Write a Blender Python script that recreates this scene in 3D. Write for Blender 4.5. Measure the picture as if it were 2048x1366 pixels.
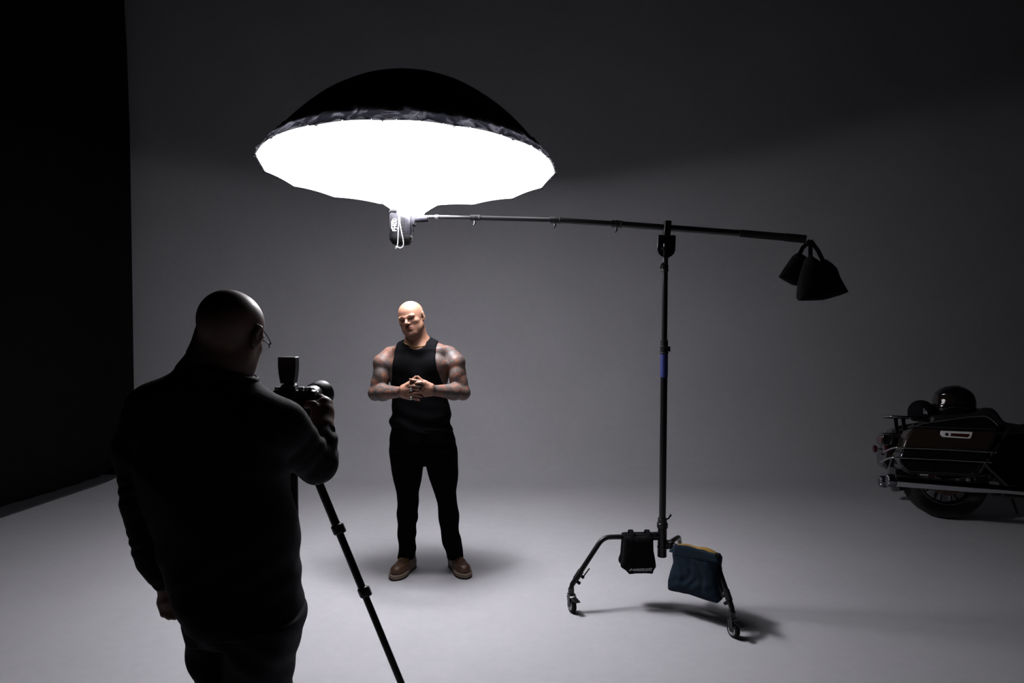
import bpy, bmesh, math, random
import numpy as np
from mathutils import Vector, Matrix, Euler

SC = bpy.context.scene
for o in list(bpy.data.objects):
    bpy.data.objects.remove(o)
COL = SC.collection
PI = math.pi

# ------------------------------------------------------------------ camera
FPX = 1365.33            # 24 mm on a 36 mm wide frame, 2048 px wide
PITCH = math.atan(66 / FPX)
CAMH = 1.78
cd = bpy.data.cameras.new('view_camera')
cd.lens = 24.0
cd.sensor_width = 36.0
cd.clip_start = 0.05
cam = bpy.data.objects.new('view_camera', cd)
COL.objects.link(cam)
cam.location = (0, 0, CAMH)
cam.rotation_euler = (PI / 2 - PITCH, 0, 0)
SC.camera = cam

# ------------------------------------------------------------------ world, exposure
w = bpy.data.worlds.new('studio_dark')
SC.world = w
w.use_nodes = True
w.node_tree.nodes['Background'].inputs[0].default_value = (0.5, 0.5, 0.6, 1)
w.node_tree.nodes['Background'].inputs[1].default_value = 0.0
vs = SC.view_settings
vs.view_transform = 'Standard'
vs.look = 'None'
vs.gamma = 1.0
vs.use_curve_mapping = False
vs.exposure = 0.0
# The only light of the room is the umbrella's glowing diffuser (see the umbrella builder);
# its strength is set here.
LIGHT_RIM = 4.2
LIGHT_CORE = 205.0
LIGHT_NECK = 200.0
LIGHT_COL = (0.965, 0.955, 1.0)

# ------------------------------------------------------------------ pixel helpers (layout measured on the photograph)
CF = np.array([0, math.cos(PITCH), -math.sin(PITCH)])
CU = np.array([0, math.sin(PITCH), math.cos(PITCH)])
CR = np.array([1.0, 0, 0])
CO = np.array([0, 0, CAMH])


def W(px, py, Y):
    d = CF + CR * (px - 1024) / FPX + CU * (683 - py) / FPX
    return CO + d * Y / d[1]


def FLR(px, py):
    d = CF + CR * (px - 1024) / FPX + CU * (683 - py) / FPX
    return CO - d * CAMH / d[2]


# ------------------------------------------------------------------ objects, tags
ROOTM = {}


def empty(name, loc, rz=0.0, rot=None):
    o = bpy.data.objects.new(name, None)
    o.empty_display_size = 0.1
    COL.objects.link(o)
    o.location = loc
    if rot is None:
        M = Matrix.Translation(Vector(loc)) @ Matrix.Rotation(rz, 4, 'Z')
        o.rotation_euler = (0, 0, rz)
    else:
        M = Matrix.Translation(Vector(loc)) @ rot.to_4x4()
        o.rotation_euler = rot.to_euler()
    ROOTM[o.name] = M
    return o


def tag(o, label, cat, group=None):
    o['label'] = label
    o['category'] = cat
    if group:
        o['group'] = group
    return o


def rootm(p):
    while p.parent is not None:
        p = p.parent
    return ROOTM.get(p.name, Matrix.Identity(4))


def link_mesh(name, me, mat, parent=None, base=None, local=False, label=None, angle=40, bevel=0, seg=2):
    """me in world coordinates (or in the root's own when local)."""
    o = bpy.data.objects.new(name, me)
    COL.objects.link(o)
    if mat is not None and len(me.materials) == 0:
        for m in (mat if isinstance(mat, (list, tuple)) else [mat]):
            me.materials.append(m)
    if parent is not None:
        if not local:
            me.transform(rootm(parent).inverted())
        o.parent = parent
    elif base is not None:
        if not local:
            me.transform(Matrix.Translation(-Vector(base)))
        o.location = base
        ROOTM[o.name] = Matrix.Translation(Vector(base))
    me.polygons.foreach_set('use_smooth', [True] * len(me.polygons))
    if angle is not None:
        me.set_sharp_from_angle(angle=math.radians(angle))
    me.update()
    if bevel:
        b = o.modifiers.new('bevel', 'BEVEL')
        b.width = bevel
        b.segments = seg
        b.limit_method = 'ANGLE'
        b.angle_limit = math.radians(35)
    if label:
        o['label'] = label
    return o


class MB:
    """collects shapes into one mesh"""

    def __init__(s):
        s.bm = bmesh.new()

    def box(s, c, size, rot=None, taper=1.0):
        v = []
        for sz in (-1, 1):
            k = taper if sz > 0 else 1.0
            for sx, sy in ((-1, -1), (1, -1), (1, 1), (-1, 1)):
                p = Vector((sx * size[0] / 2 * k, sy * size[1] / 2 * k, sz * size[2] / 2))
                if rot is not None:
                    p = rot @ p
                v.append(s.bm.verts.new(p + Vector(c)))
        for f in ((3, 2, 1, 0), (4, 5, 6, 7), (0, 1, 5, 4), (1, 2, 6, 5), (2, 3, 7, 6), (3, 0, 4, 7)):
            s.bm.faces.new([v[i] for i in f])
        return s

    def rings(s, rings, cap=True, closed=False):
        R = [[s.bm.verts.new(p) for p in r] for r in rings]
        n = len(R[0])
        m = len(R)
        for i in range(m if closed else m - 1):
            a, b = R[i], R[(i + 1) % m]
            for j in range(n):
                s.bm.faces.new((a[j], a[(j + 1) % n], b[(j + 1) % n], b[j]))
        if cap and not closed:
            s.bm.faces.new(list(reversed(R[0])))
            s.bm.faces.new(R[-1])
        return s

    def tube(s, pts, r, seg=16, closed=False, cap=True, flat=None, nrm=None):
        """tube along points; r a number or list; flat=(w,h) makes a strap of elliptic section"""
        P = [Vector(p) for p in pts]
        n = len(P)
        rr = r if isinstance(r, (list, tuple)) else [r] * n
        rings = []
        up = None
        for i in range(n):
            if closed:
                t = (P[(i + 1) % n] - P[i - 1])
            else:
                t = P[min(i + 1, n - 1)] - P[max(i - 1, 0)]
            if t.length < 1e-9:
                t = Vector((0, 0, 1))
            t.normalize()
            if up is None:
                up = Vector(nrm) if nrm is not None else (Vector((0, 0, 1)) if abs(t.z) < 0.9 else Vector((0, 1, 0)))
            u = up - t * up.dot(t)
            if u.length < 1e-6:
                u = t.orthogonal()
            u.normalize()
            up = u
            v = t.cross(u)
            fu, fv = (flat if flat else (1, 1))
            rings.append([P[i] + (u * math.cos(a) * fu + v * math.sin(a) * fv) * rr[i]
                          for a in [2 * PI * k / seg for k in range(seg)]])
        return s.rings(rings, cap, closed)

    def cyl(s, a, b, r1, r2=None, seg=24):
        return s.tube([a, b], [r1, r1 if r2 is None else r2], seg)

    def lathe(s, a, axis, prof, seg=32, cap=True):
        """prof: list of (t along axis, radius)"""
        ax = Vector(axis).normalized()
        u = ax.orthogonal().normalized()
        v = ax.cross(u)
        A = Vector(a)
        rings = [[A + ax * t + (u * math.cos(q) + v * math.sin(q)) * max(r, 1e-5)
                  for q in [2 * PI * k / seg for k in range(seg)]] for t, r in prof]
        return s.rings(rings, cap)

    def prism(s, pts, off):
        off = Vector(off)
        a = [s.bm.verts.new(Vector(p)) for p in pts]
        b = [s.bm.verts.new(Vector(p) + off) for p in pts]
        n = len(a)
        s.bm.faces.new(list(reversed(a)))
        s.bm.faces.new(b)
        for i in range(n):
            s.bm.faces.new((a[i], a[(i + 1) % n], b[(i + 1) % n], b[i]))
        return s

    def ell(s, c, r, seg=24, rot=None):
        rings = []
        for i in range(1, seg // 2):
            th = PI * i / (seg // 2)
            ring = []
            for k in range(seg):
                q = 2 * PI * k / seg
                p = Vector((r[0] * math.sin(th) * math.cos(q), r[1] * math.sin(th) * math.sin(q), r[2] * math.cos(th)))
                if rot is not None:
                    p = rot @ p
                ring.append(p + Vector(c))
            rings.append(ring)
        return s.rings(rings)

    def obj(s, name, mat, parent=None, xf=None, **kw):
        bmesh.ops.recalc_face_normals(s.bm, faces=s.bm.faces)
        if xf is not None:
            s.bm.transform(xf)
        me = bpy.data.meshes.new(name)
        s.bm.to_mesh(me)
        s.bm.free()
        return link_mesh(name, me, mat, parent, **kw)


def lerp(a, b, t):
    return Vector(a) * (1 - t) + Vector(b) * t


def bez(pts, n=12):
    """Catmull-Rom through points"""
    P = [Vector(p) for p in pts]
    out = []
    for i in range(len(P) - 1):
        p0, p1, p2, p3 = P[max(i - 1, 0)], P[i], P[i + 1], P[min(i + 2, len(P) - 1)]
        for k in range(n):
            t = k / n
            out.append(0.5 * ((2 * p1) + (p2 - p0) * t + (2 * p0 - 5 * p1 + 4 * p2 - p3) * t * t + (3 * p1 - p0 - 3 * p2 + p3) * t ** 3))
    out.append(P[-1])
    return out


def text_mesh(name, body, size, M, mat, parent, extrude=0.0008, shear=0.0, bold=0.0, local=False, label=None):
    cu = bpy.data.curves.new(name, 'FONT')
    cu.body = body
    cu.size = size
    cu.extrude = extrude
    cu.shear = shear
    cu.offset = bold
    cu.align_x = 'CENTER'
    cu.align_y = 'CENTER'
    t = bpy.data.objects.new(name + '_curve', cu)
    COL.objects.link(t)
    dg = bpy.context.evaluated_depsgraph_get()
    me = bpy.data.meshes.new_from_object(t.evaluated_get(dg))
    bpy.data.objects.remove(t)
    me.transform(M)
    me.materials.clear()
    return link_mesh(name, me, mat, parent, local=local, angle=None, label=label)


# ------------------------------------------------------------------ implicit surfaces -> one continuous mesh
def axis_pts(*segs):
    out = []
    for lo, hi, st in segs:
        n = max(1, int(round((hi - lo) / st)))
        out.append(np.linspace(lo, hi, n, endpoint=False))
    out.append(np.array([segs[-1][1]]))
    return np.concatenate(out).astype(np.float32)


def smin(a, b, k):
    if k <= 0:
        return np.minimum(a, b)
    h = np.maximum(k - np.abs(a - b), 0) / k
    return np.minimum(a, b) - h * h * k * 0.25


class Field:
    def __init__(s, xs, ys, zs):
        s.x, s.y, s.z = xs, ys, zs
        s.F = np.full((len(xs), len(ys), len(zs)), 0.5, np.float32)
        s.M = None

    def frame(s, R=None, T=None, sc=1.0):
        """local frame for following primitives: p_world = T + R @ (p * sc)"""
        s.M = None if R is None else (np.array(R, float), np.array(T, float), sc)
        return s

    def pt(s, p):
        p = np.array(p, float)
        if s.M is not None:
            p = s.M[1] + s.M[0] @ (p * s.M[2])
        return p

    def sl(s, lo, hi):
        r = []
        for g, a, b in zip((s.x, s.y, s.z), lo, hi):
            i0 = max(0, int(np.searchsorted(g, a)) - 1)
            i1 = min(len(g), int(np.searchsorted(g, b)) + 1)
            if i1 <= i0:
                return None
            r.append(slice(i0, i1))
        return tuple(r)

    def G(s, q):
        return s.x[q[0]][:, None, None], s.y[q[1]][None, :, None], s.z[q[2]][None, None, :]

    def put(s, q, d, k, sub):
        if sub:
            s.F[q] = -smin(-s.F[q], d.astype(np.float32), k)
        else:
            s.F[q] = smin(s.F[q], d.astype(np.float32), k)

    def ell(s, c, r, k=0.01, R=None, sub=False):
        c = s.pt(c)
        sc = s.M[2] if s.M is not None else 1.0
        r = np.array(r, float) * sc
        A = np.eye(3) if s.M is None else s.M[0]
        if R is not None:
            A = A @ np.array(R, float)
        m = r.max() + 0.02 + k
        q = s.sl(c - m, c + m)
        if q is None:
            return s
        X, Y, Z = s.G(q)
        X, Y, Z = X - c[0], Y - c[1], Z - c[2]
        u = [A[0, i] * X + A[1, i] * Y + A[2, i] * Z for i in range(3)]
        k0 = np.sqrt(sum((u[i] / r[i]) ** 2 for i in range(3))) + 1e-6
        k1 = np.sqrt(sum((u[i] / r[i] ** 2) ** 2 for i in range(3))) + 1e-6
        s.put(q, k0 * (k0 - 1) / k1, k, sub)
        return s

    def cone(s, a, b, r1, r2, k=0.01, sub=False, disp=None):
        a, b = s.pt(a), s.pt(b)
        sc = s.M[2] if s.M is not None else 1.0
        r1, r2 = r1 * sc, r2 * sc
        m = max(r1, r2) + 0.02 + k
        q = s.sl(np.minimum(a, b) - m, np.maximum(a, b) + m)
        if q is None:
            return s
        X, Y, Z = s.G(q)
        ab = b - a
        L2 = float(ab @ ab) + 1e-9
        t = np.clip(((X - a[0]) * ab[0] + (Y - a[1]) * ab[1] + (Z - a[2]) * ab[2]) / L2, 0, 1)
        d = np.sqrt((X - a[0] - t * ab[0]) ** 2 + (Y - a[1] - t * ab[1]) ** 2 + (Z - a[2] - t * ab[2]) ** 2) - (r1 + (r2 - r1) * t)
        if disp is not None:
            d = d - disp(X, Y, Z, t)
        s.put(q, d, k, sub)
        return s

    def chain(s, pts, rs, k=0.004, kj=0.004):
        for i in range(len(pts) - 1):
            s.cone(pts[i], pts[i + 1], rs[i], rs[i + 1], k if i == 0 else kj)
        return s

    def loft(s, rows, k=0.02, disp=None, smooth=9, sub=False):
        """rows (z, cx, cy, a, b, n)"""
        rows = sorted(rows)
        A = np.array(rows, float)
        zz = s.z.astype(float)
        m0 = (zz >= A[0, 0] - 0.03) & (zz <= A[-1, 0] + 0.03)
        idx = np.where(m0)[0]
        if len(idx) == 0:
            return s
        hz = np.linspace(A[0, 0], A[-1, 0], 240)
        cols = []
        for c in range(1, 6):
            v = np.interp(hz, A[:, 0], A[:, c])
            if smooth > 1:
                vp = np.pad(v, smooth, mode='edge')
                ker = np.ones(2 * smooth + 1) / (2 * smooth + 1)
                v = np.convolve(vp, ker, 'same')[smooth:-smooth]
            cols.append(np.interp(zz[idx], hz, v).astype(np.float32))
        cx, cy, a, b, n = [c[None, None, :] for c in cols]
        lo = [float((cols[0] - cols[2]).min()) - 0.06, float((cols[1] - cols[3]).min()) - 0.06, -9]
        hi = [float((cols[0] + cols[2]).max()) + 0.06, float((cols[1] + cols[3]).max()) + 0.06, 9]
        q = s.sl(lo, hi)
        q = (q[0], q[1], slice(idx[0], idx[-1] + 1))
        X, Y, Z = s.G(q)
        kk = (np.abs((X - cx) / a) ** n + np.abs((Y - cy) / b) ** n) ** (1 / n)
        d = (kk - 1) * np.minimum(a, b)
        if disp is not None:
            d = d - disp(X, Y, Z)
        d = np.maximum(d, np.maximum(Z - A[-1, 0], A[0, 0] - Z))
        s.put(q, d, k, sub)
        return s

    def all(s):
        return s.x[:, None, None], s.y[None, :, None], s.z[None, None, :]

    def mesh(s, name, attrs=None, relax=1):
        F = s.F
        S = F < 0
        c = np.zeros(tuple(n - 1 for n in F.shape), np.uint8)
        offs = [(i, j, k) for i in (0, 1) for j in (0, 1) for k in (0, 1)]
        nx, ny, nz = F.shape
        for i, j, k in offs:
            c += S[i:nx - 1 + i, j:ny - 1 + j, k:nz - 1 + k]
        act = (c > 0) & (c < 8)
        I = np.argwhere(act)
        P = np.zeros((len(I), 3))
        N = np.zeros(len(I))
        g = (s.x, s.y, s.z)
        for a in offs:
            for ax in range(3):
                if a[ax] == 1:
                    continue
                b = list(a)
                b[ax] = 1
                ia = I + np.array(a)
                ib = I + np.array(b)
                fa = F[ia[:, 0], ia[:, 1], ia[:, 2]]
                fb = F[ib[:, 0], ib[:, 1], ib[:, 2]]
                m = (fa < 0) != (fb < 0)
                t = np.where(m, fa / np.where(m, fa - fb, 1), 0)
                for d in range(3):
                    pa = g[d][ia[:, d]]
                    pb = g[d][ib[:, d]]
                    P[:, d] += np.where(m, pa + (pb - pa) * t, 0)
                N += m
        P /= N[:, None]
        vid = np.full(act.shape, -1, np.int32)
        vid[act] = np.arange(len(I))
        quads = []
        for ax in range(3):
            o1, o2 = [(1, 2), (2, 0), (0, 1)][ax]
            sa = [slice(1, -1)] * 3
            sb = [slice(1, -1)] * 3
            sa[ax] = slice(0, -1)
            sb[ax] = slice(1, None)
            ch = S[tuple(sa)] != S[tuple(sb)]
            E = np.argwhere(ch)
            if len(E) == 0:
                continue
            E = E + np.array([0 if d == ax else 1 for d in range(3)])
            ins = S[E[:, 0], E[:, 1], E[:, 2]]

            def v(d1, d2):
                q = E.copy()
                q[:, o1] -= d1
                q[:, o2] -= d2
                return vid[q[:, 0], q[:, 1], q[:, 2]]
            Q = np.stack([v(1, 1), v(0, 1), v(0, 0), v(1, 0)], 1)
            Q[~ins] = Q[~ins][:, ::-1]
            quads.append(Q)
        Q = np.concatenate(quads)
        Q = Q[(Q >= 0).all(1)]
        for _ in range(relax):
            acc = np.zeros_like(P)
            cnt = np.zeros(len(P))
            for e0, e1 in ((0, 1), (1, 2), (2, 3), (3, 0)):
                np.add.at(acc, Q[:, e0], P[Q[:, e1]])
                np.add.at(cnt, Q[:, e0], 1)
                np.add.at(acc, Q[:, e1], P[Q[:, e0]])
                np.add.at(cnt, Q[:, e1], 1)
            P = P * 0.5 + 0.5 * acc / np.maximum(cnt, 1)[:, None]
        me = bpy.data.meshes.new(name)
        me.vertices.add(len(P))
        me.vertices.foreach_set('co', P.astype(np.float32).ravel())
        me.loops.add(len(Q) * 4)
        me.loops.foreach_set('vertex_index', Q.astype(np.int32).ravel())
        me.polygons.add(len(Q))
        me.polygons.foreach_set('loop_start', np.arange(0, len(Q) * 4, 4, dtype=np.int32))
        me.update(calc_edges=True)
        if attrs:
            for an, fn in attrs.items():
                at = me.attributes.new(an, 'FLOAT', 'POINT')
                at.data.foreach_set('value', fn(P).astype(np.float32))
        return me


def frame3(fwd, up, roll=0.0):
    f = Vector(fwd).normalized()
    u = Vector(up) - f * Vector(up).dot(f)
    u.normalize()
    u = Matrix.Rotation(roll, 3, f) @ u
    r = f.cross(u)
    return np.array([[r.x, f.x, u.x], [r.y, f.y, u.y], [r.z, f.z, u.z]])


def sstep(a, b, x):
    t = np.clip((x - a) / (b - a), 0, 1)
    return t * t * (3 - 2 * t)


def poly_sdf(px, pz, poly):
    d = None
    sgn = np.ones(np.broadcast(px, pz).shape, bool)
    n = len(poly)
    ins = np.zeros(sgn.shape, bool)
    for i in range(n):
        x0, z0 = poly[i]
        x1, z1 = poly[(i + 1) % n]
        ex, ez = x1 - x0, z1 - z0
        wx, wz = px - x0, pz - z0
        t = np.clip((wx * ex + wz * ez) / (ex * ex + ez * ez + 1e-12), 0, 1)
        dd = (wx - ex * t) ** 2 + (wz - ez * t) ** 2
        d = dd if d is None else np.minimum(d, dd)
        c1 = (z0 <= pz) & (z1 > pz)
        c2 = (z1 <= pz) & (z0 > pz)
        cr = ex * wz - ez * wx
        ins ^= (c1 & (cr > 0)) | (c2 & (cr < 0))
    d = np.sqrt(d)
    return np.where(ins, -d, d)


def pillow(name, poly, T, mat, parent, M, edge=0.04, step=0.005, base=0.006, folds=0.0, seed=0, ybend=None, **kw):
    """a stuffed pouch: outline poly in local x,z, thickness 2T along local y; M local -> world"""
    A = np.array(poly)
    lo, hi = A.min(0) - 0.02, A.max(0) + 0.02
    f = Field(axis_pts((lo[0], hi[0], step)), axis_pts((-T - 0.03, T + 0.03, step)), axis_pts((lo[1], hi[1], step)))
    X, Y, Z = f.all()
    d2 = poly_sdf(X[:, :, 0][:, :, None], Z, A)
    inside = np.clip(-d2 / edge, 0, 1)
    th = base + (T - base) * np.sqrt(1 - (1 - inside) ** 2)
    if folds:
        th = th + folds * np.sin(X * 70 + seed + 2.2 * np.sin(Z * 31 + seed)) * np.sin(Z * 37 + 1.5 * np.sin(X * 43 + seed)) * inside
    f.F = np.maximum(np.abs(Y) - th, d2).astype(np.float32)
    me = f.mesh(name)
    me.transform(M)
    return link_mesh(name, me, mat, parent, angle=None, **kw)

# ------------------------------------------------------------------ materials
MATS = {}


def mat(name, col, rough=0.5, metal=0.0, bump=0.0, bscale=200.0, vary=0.0, vscale=8.0, coat=0.0, spec=0.5, trans=0.0, sheen=0.0):
    m = bpy.data.materials.new(name)
    m.use_nodes = True
    nt = m.node_tree
    b = nt.nodes['Principled BSDF']
    b.inputs['Base Color'].default_value = (*col, 1)
    b.inputs['Roughness'].default_value = rough
    b.inputs['Metallic'].default_value = metal
    b.inputs['Coat Weight'].default_value = coat
    b.inputs['Specular IOR Level'].default_value = spec
    b.inputs['Transmission Weight'].default_value = trans
    b.inputs['Sheen Weight'].default_value = sheen
    tc = nt.nodes.new('ShaderNodeTexCoord')
    if vary > 0:
        n = nt.nodes.new('ShaderNodeTexNoise')
        n.inputs['Scale'].default_value = vscale
        n.inputs['Detail'].default_value = 5
        nt.links.new(tc.outputs['Object'], n.inputs['Vector'])
        r = nt.nodes.new('ShaderNodeMix')
        r.data_type = 'RGBA'
        r.inputs['A'].default_value = (*[c * (1 - vary) for c in col], 1)
        r.inputs['B'].default_value = (*[min(1, c * (1 + vary)) for c in col], 1)
        nt.links.new(n.outputs['Fac'], r.inputs['Factor'])
        nt.links.new(r.outputs['Result'], b.inputs['Base Color'])
    if bump > 0:
        n = nt.nodes.new('ShaderNodeTexNoise')
        n.inputs['Scale'].default_value = bscale
        n.inputs['Detail'].default_value = 3
        nt.links.new(tc.outputs['Object'], n.inputs['Vector'])
        bp = nt.nodes.new('ShaderNodeBump')
        bp.inputs['Strength'].default_value = bump
        bp.inputs['Distance'].default_value = 0.002
        nt.links.new(n.outputs['Fac'], bp.inputs['Height'])
        nt.links.new(bp.outputs['Normal'], b.inputs['Normal'])
    MATS[name] = m
    return m


def nd(m, t, **kw):
    n = m.node_tree.nodes.new(t)
    for k, v in kw.items():
        if k in n.inputs:
            n.inputs[k].default_value = v
        else:
            setattr(n, k, v)
    return n


M_blackmetal = mat('black_metal', (0.006, 0.006, 0.0065), 0.28, 0.0, vary=0.2, spec=0.35)
M_satin = mat('satin_black', (0.007, 0.007, 0.008), 0.36, 0.0, vary=0.15, spec=0.3)
M_chrome = mat('chrome', (0.62, 0.62, 0.64), 0.12, 1.0, vary=0.04)
M_steel = mat('brushed_steel', (0.5, 0.5, 0.52), 0.3, 1.0, vary=0.05)
M_rubber = mat('black_rubber', (0.005, 0.005, 0.005), 0.8, 0.0, bump=0.3, bscale=120, spec=0.2)
M_bluegrip = mat('blue_sleeve', (0.01, 0.018, 0.11), 0.5, 0.0, vary=0.1)
M_blackcloth = mat('black_nylon', (0.0035, 0.0035, 0.0042), 0.9, 0.0, bump=0.4, bscale=400, vary=0.3, spec=0.1)
M_bluecloth = mat('navy_canvas', (0.0045, 0.0130, 0.024), 0.85, 0.0, bump=0.5, bscale=500, vary=0.2, spec=0.2)
M_yellowcloth = mat('yellow_webbing', (0.24, 0.135, 0.022), 0.8, 0.0, bump=0.3, bscale=400, vary=0.15)
M_print = mat('white_print', (0.6, 0.6, 0.62), 0.6, 0.0, vary=0.05)
M_white_cord = mat('white_cord', (0.8, 0.8, 0.82), 0.7, 0.0, bump=0.3, bscale=600)
M_greyplastic = mat('grey_plastic', (0.0045, 0.0044, 0.006), 0.6, 0.0, vary=0.1, spec=0.06)

# painted cyclorama: off-white matte paint with scuffs
def cyc_mat(name, col):
    m = mat(name, col, 0.55, 0.0, spec=0.25)
    nt = m.node_tree
    b = nt.nodes['Principled BSDF']
    g = nd(m, 'ShaderNodeNewGeometry')
    n1 = nd(m, 'ShaderNodeTexNoise', Scale=1.3, Detail=6.0, Roughness=0.6)
    n2 = nd(m, 'ShaderNodeTexNoise', Scale=14.0, Detail=8.0, Roughness=0.7)
    n3 = nd(m, 'ShaderNodeTexVoronoi', Scale=2.2)
    for n in (n1, n2, n3):
        nt.links.new(g.outputs['Position'], n.inputs['Vector'])
    a = nd(m, 'ShaderNodeMath', operation='ADD')
    nt.links.new(n1.outputs['Fac'], a.inputs[0])
    nt.links.new(n2.outputs['Fac'], a.inputs[1])
    r = nd(m, 'ShaderNodeMapRange')
    r.inputs['From Min'].default_value = 0.7
    r.inputs['From Max'].default_value = 1.3
    r.inputs['To Min'].default_value = 0.93
    r.inputs['To Max'].default_value = 1.04
    nt.links.new(a.outputs[0], r.inputs['Value'])
    # sparse dark specks left by shoes and wheels
    sp = nd(m, 'ShaderNodeMapRange')
    sp.inputs['From Min'].default_value = 0.006
    sp.inputs['From Max'].default_value = 0.02
    sp.inputs['To Min'].default_value = 0.72
    sp.inputs['To Max'].default_value = 1.0
    nt.links.new(n3.outputs['Distance'], sp.inputs['Value'])
    mu = nd(m, 'ShaderNodeMath', operation='MULTIPLY')
    nt.links.new(r.outputs[0], mu.inputs[0])
    nt.links.new(sp.outputs[0], mu.inputs[1])
    v = nd(m, 'ShaderNodeVectorMath', operation='SCALE')
    v.inputs[0].default_value = col
    nt.links.new(mu.outputs[0], v.inputs['Scale'])
    nt.links.new(v.outputs['Vector'], b.inputs['Base Color'])
    bp = nd(m, 'ShaderNodeBump', Strength=0.25, Distance=0.002)
    nt.links.new(n2.outputs['Fac'], bp.inputs['Height'])
    nt.links.new(bp.outputs['Normal'], b.inputs['Normal'])
    return m


M_cyc = cyc_mat('cyclorama_paint', (0.44, 0.434, 0.458))
M_curtain = mat('black_duvetyne', (0.004, 0.004, 0.005), 0.95, 0.0, bump=0.3, bscale=60, vary=0.3, spec=0.1)
M_kerb = mat('dark_floor_strip', (0.035, 0.035, 0.040), 0.7, 0.0, bump=0.3, bscale=30, vary=0.3)

# ------------------------------------------------------------------ the setting
FY = 6.85     # where the floor begins to curve up into the wall
RC = 1.15


def struct(name, mb, m, **kw):
    o = mb.obj(name, m, **kw)
    o['kind'] = 'structure'
    return o


def edge_x(y):     # left edge of the painted floor
    return -4.345 + (y - 5.714) * 0.161


mb = MB()
ys = [0.35, 1.5, 3, 4, 5, 5.7, 6.2, FY]
v0 = []
for y in ys:
    v0.append([mb.bm.verts.new((x, y, 0)) for x in (edge_x(y), -2, 0, 2, 4, 8.5)])
for i in range(len(ys) - 1):
    for j in range(5):
        mb.bm.faces.new((v0[i][j], v0[i][j + 1], v0[i + 1][j + 1], v0[i + 1][j]))
struct('floor', mb, M_cyc, angle=None)

mb = MB()
prof = [(FY + RC * math.sin(a), RC - RC * math.cos(a)) for a in [PI / 2 * k / 24 for k in range(25)]]
prof += [(FY + RC, z) for z in (2, 3, 4, 5, 6, 7)]
rows = []
for y, z in prof:
    rows.append([mb.bm.verts.new((x, y, z)) for x in (edge_x(min(y, 7.7)) - 0.9 * min(1, max(0, z - 0.05) * 6), -2, 0, 2, 4, 8.5)])
for i in range(len(rows) - 1):
    for j in range(5):
        mb.bm.faces.new((rows[i][j], rows[i][j + 1], rows[i + 1][j + 1], rows[i + 1][j]))
struct('wall_back', mb, M_cyc, angle=None)

# dark strip of bare floor between the white paint and the curtain
mb = MB()
pa, pb = FLR(0, 1037), FLR(0, 1015)
mb.prism([(edge_x(0.35), 0.35, 0), (edge_x(7.2), 7.2, 0), (edge_x(7.2) - 0.9, 7.2, 0), (edge_x(0.35) - 1.6, 0.35, 0)], (0, 0, 0.012))
struct('trim_1', mb, M_kerb, bevel=0.004)

# black side curtain hanging at the left, end on to the back wall
mb = MB()
A, B = Vector((-5.42, 2.2, 0)), Vector((-4.205, 7.6, 0))
dirv = (B - A).normalized()
nrm = Vector((dirv.y, -dirv.x, 0))
N = 220
Lc = (B - A).length
bot, top = [], []
for zi, z in enumerate([0.013] + [0.3 * k for k in range(1, 23)]):
    row = []
    for i in range(N + 1):
        t = i / N
        s_ = t * Lc
        amp = 0.018 * (0.5 + 0.5 * z / 6.6)
        off = amp * math.sin(s_ * 9 + 1.3 * math.sin(s_ * 2.1)) + 0.01 * math.sin(s_ * 23 + z * 0.6)
        e = float(np.interp(z, [0, .7, 2.1, 3.6, 4.5, 5.4, 6.6], [-.04, -.036, -.006, .025, .018, -.008, -.04])) if i > N - 12 else 0
        p = A + dirv * (s_ + e * (i - (N - 12)) / 12) + nrm * off
        zf = RC - math.sqrt(max(0, RC * RC - max(0, min(p.y, FY + RC) - FY) ** 2)) + 0.013
        row.append(mb.bm.verts.new((p.x, p.y, zf + (6.6 - zf) * (z - 0.013) / 6.587)))
    bot.append(row)
for i in range(len(bot) - 1):
    for j in range(N):
        mb.bm.faces.new((bot[i][j], bot[i][j + 1], bot[i + 1][j + 1], bot[i + 1][j]))
cur = mb.obj('curtain', M_curtain, base=(-4.8, 4.9, 0.013), angle=None)
sol = cur.modifiers.new('thickness', 'SOLIDIFY')
sol.thickness = 0.006
tag(cur, 'tall matte black curtain along the left side of the white studio cove', 'curtain')

# ------------------------------------------------------------------ umbrella with glowing diffuser
UC = W(820, 345.2, 4.319)
UR = 0.902
UD = 0.574
rx, ry = -0.0842, 0.0067
UROT = (Matrix.Rotation(ry, 3, 'Y') @ Matrix.Rotation(rx, 3, 'X'))
umb = empty('umbrella', UC, rot=UROT)
tag(umb, 'huge black photographic umbrella with glowing white diffuser hanging over the tattooed man', 'umbrella')
NR = 16
SEG = 12
rnd = random.Random(4)


def rim_pt(q, t, sag=0.022):
    """q angle, t 0 apex .. 1 rim"""
    u = (q / (2 * PI / NR)) % 1.0
    half = PI / NR
    poly = math.cos(half) / math.cos((u - 0.5) * 2 * half)
    k = t ** 1.2
    r = UR * t * (1 - 0.7 * k + 0.7 * k * poly)
    z = UD * (1 - t ** 2.25) + 0.010 * 4 * u * (1 - u) * t ** 6
    return Vector((r * math.cos(q), r * math.sin(q), z))


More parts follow.
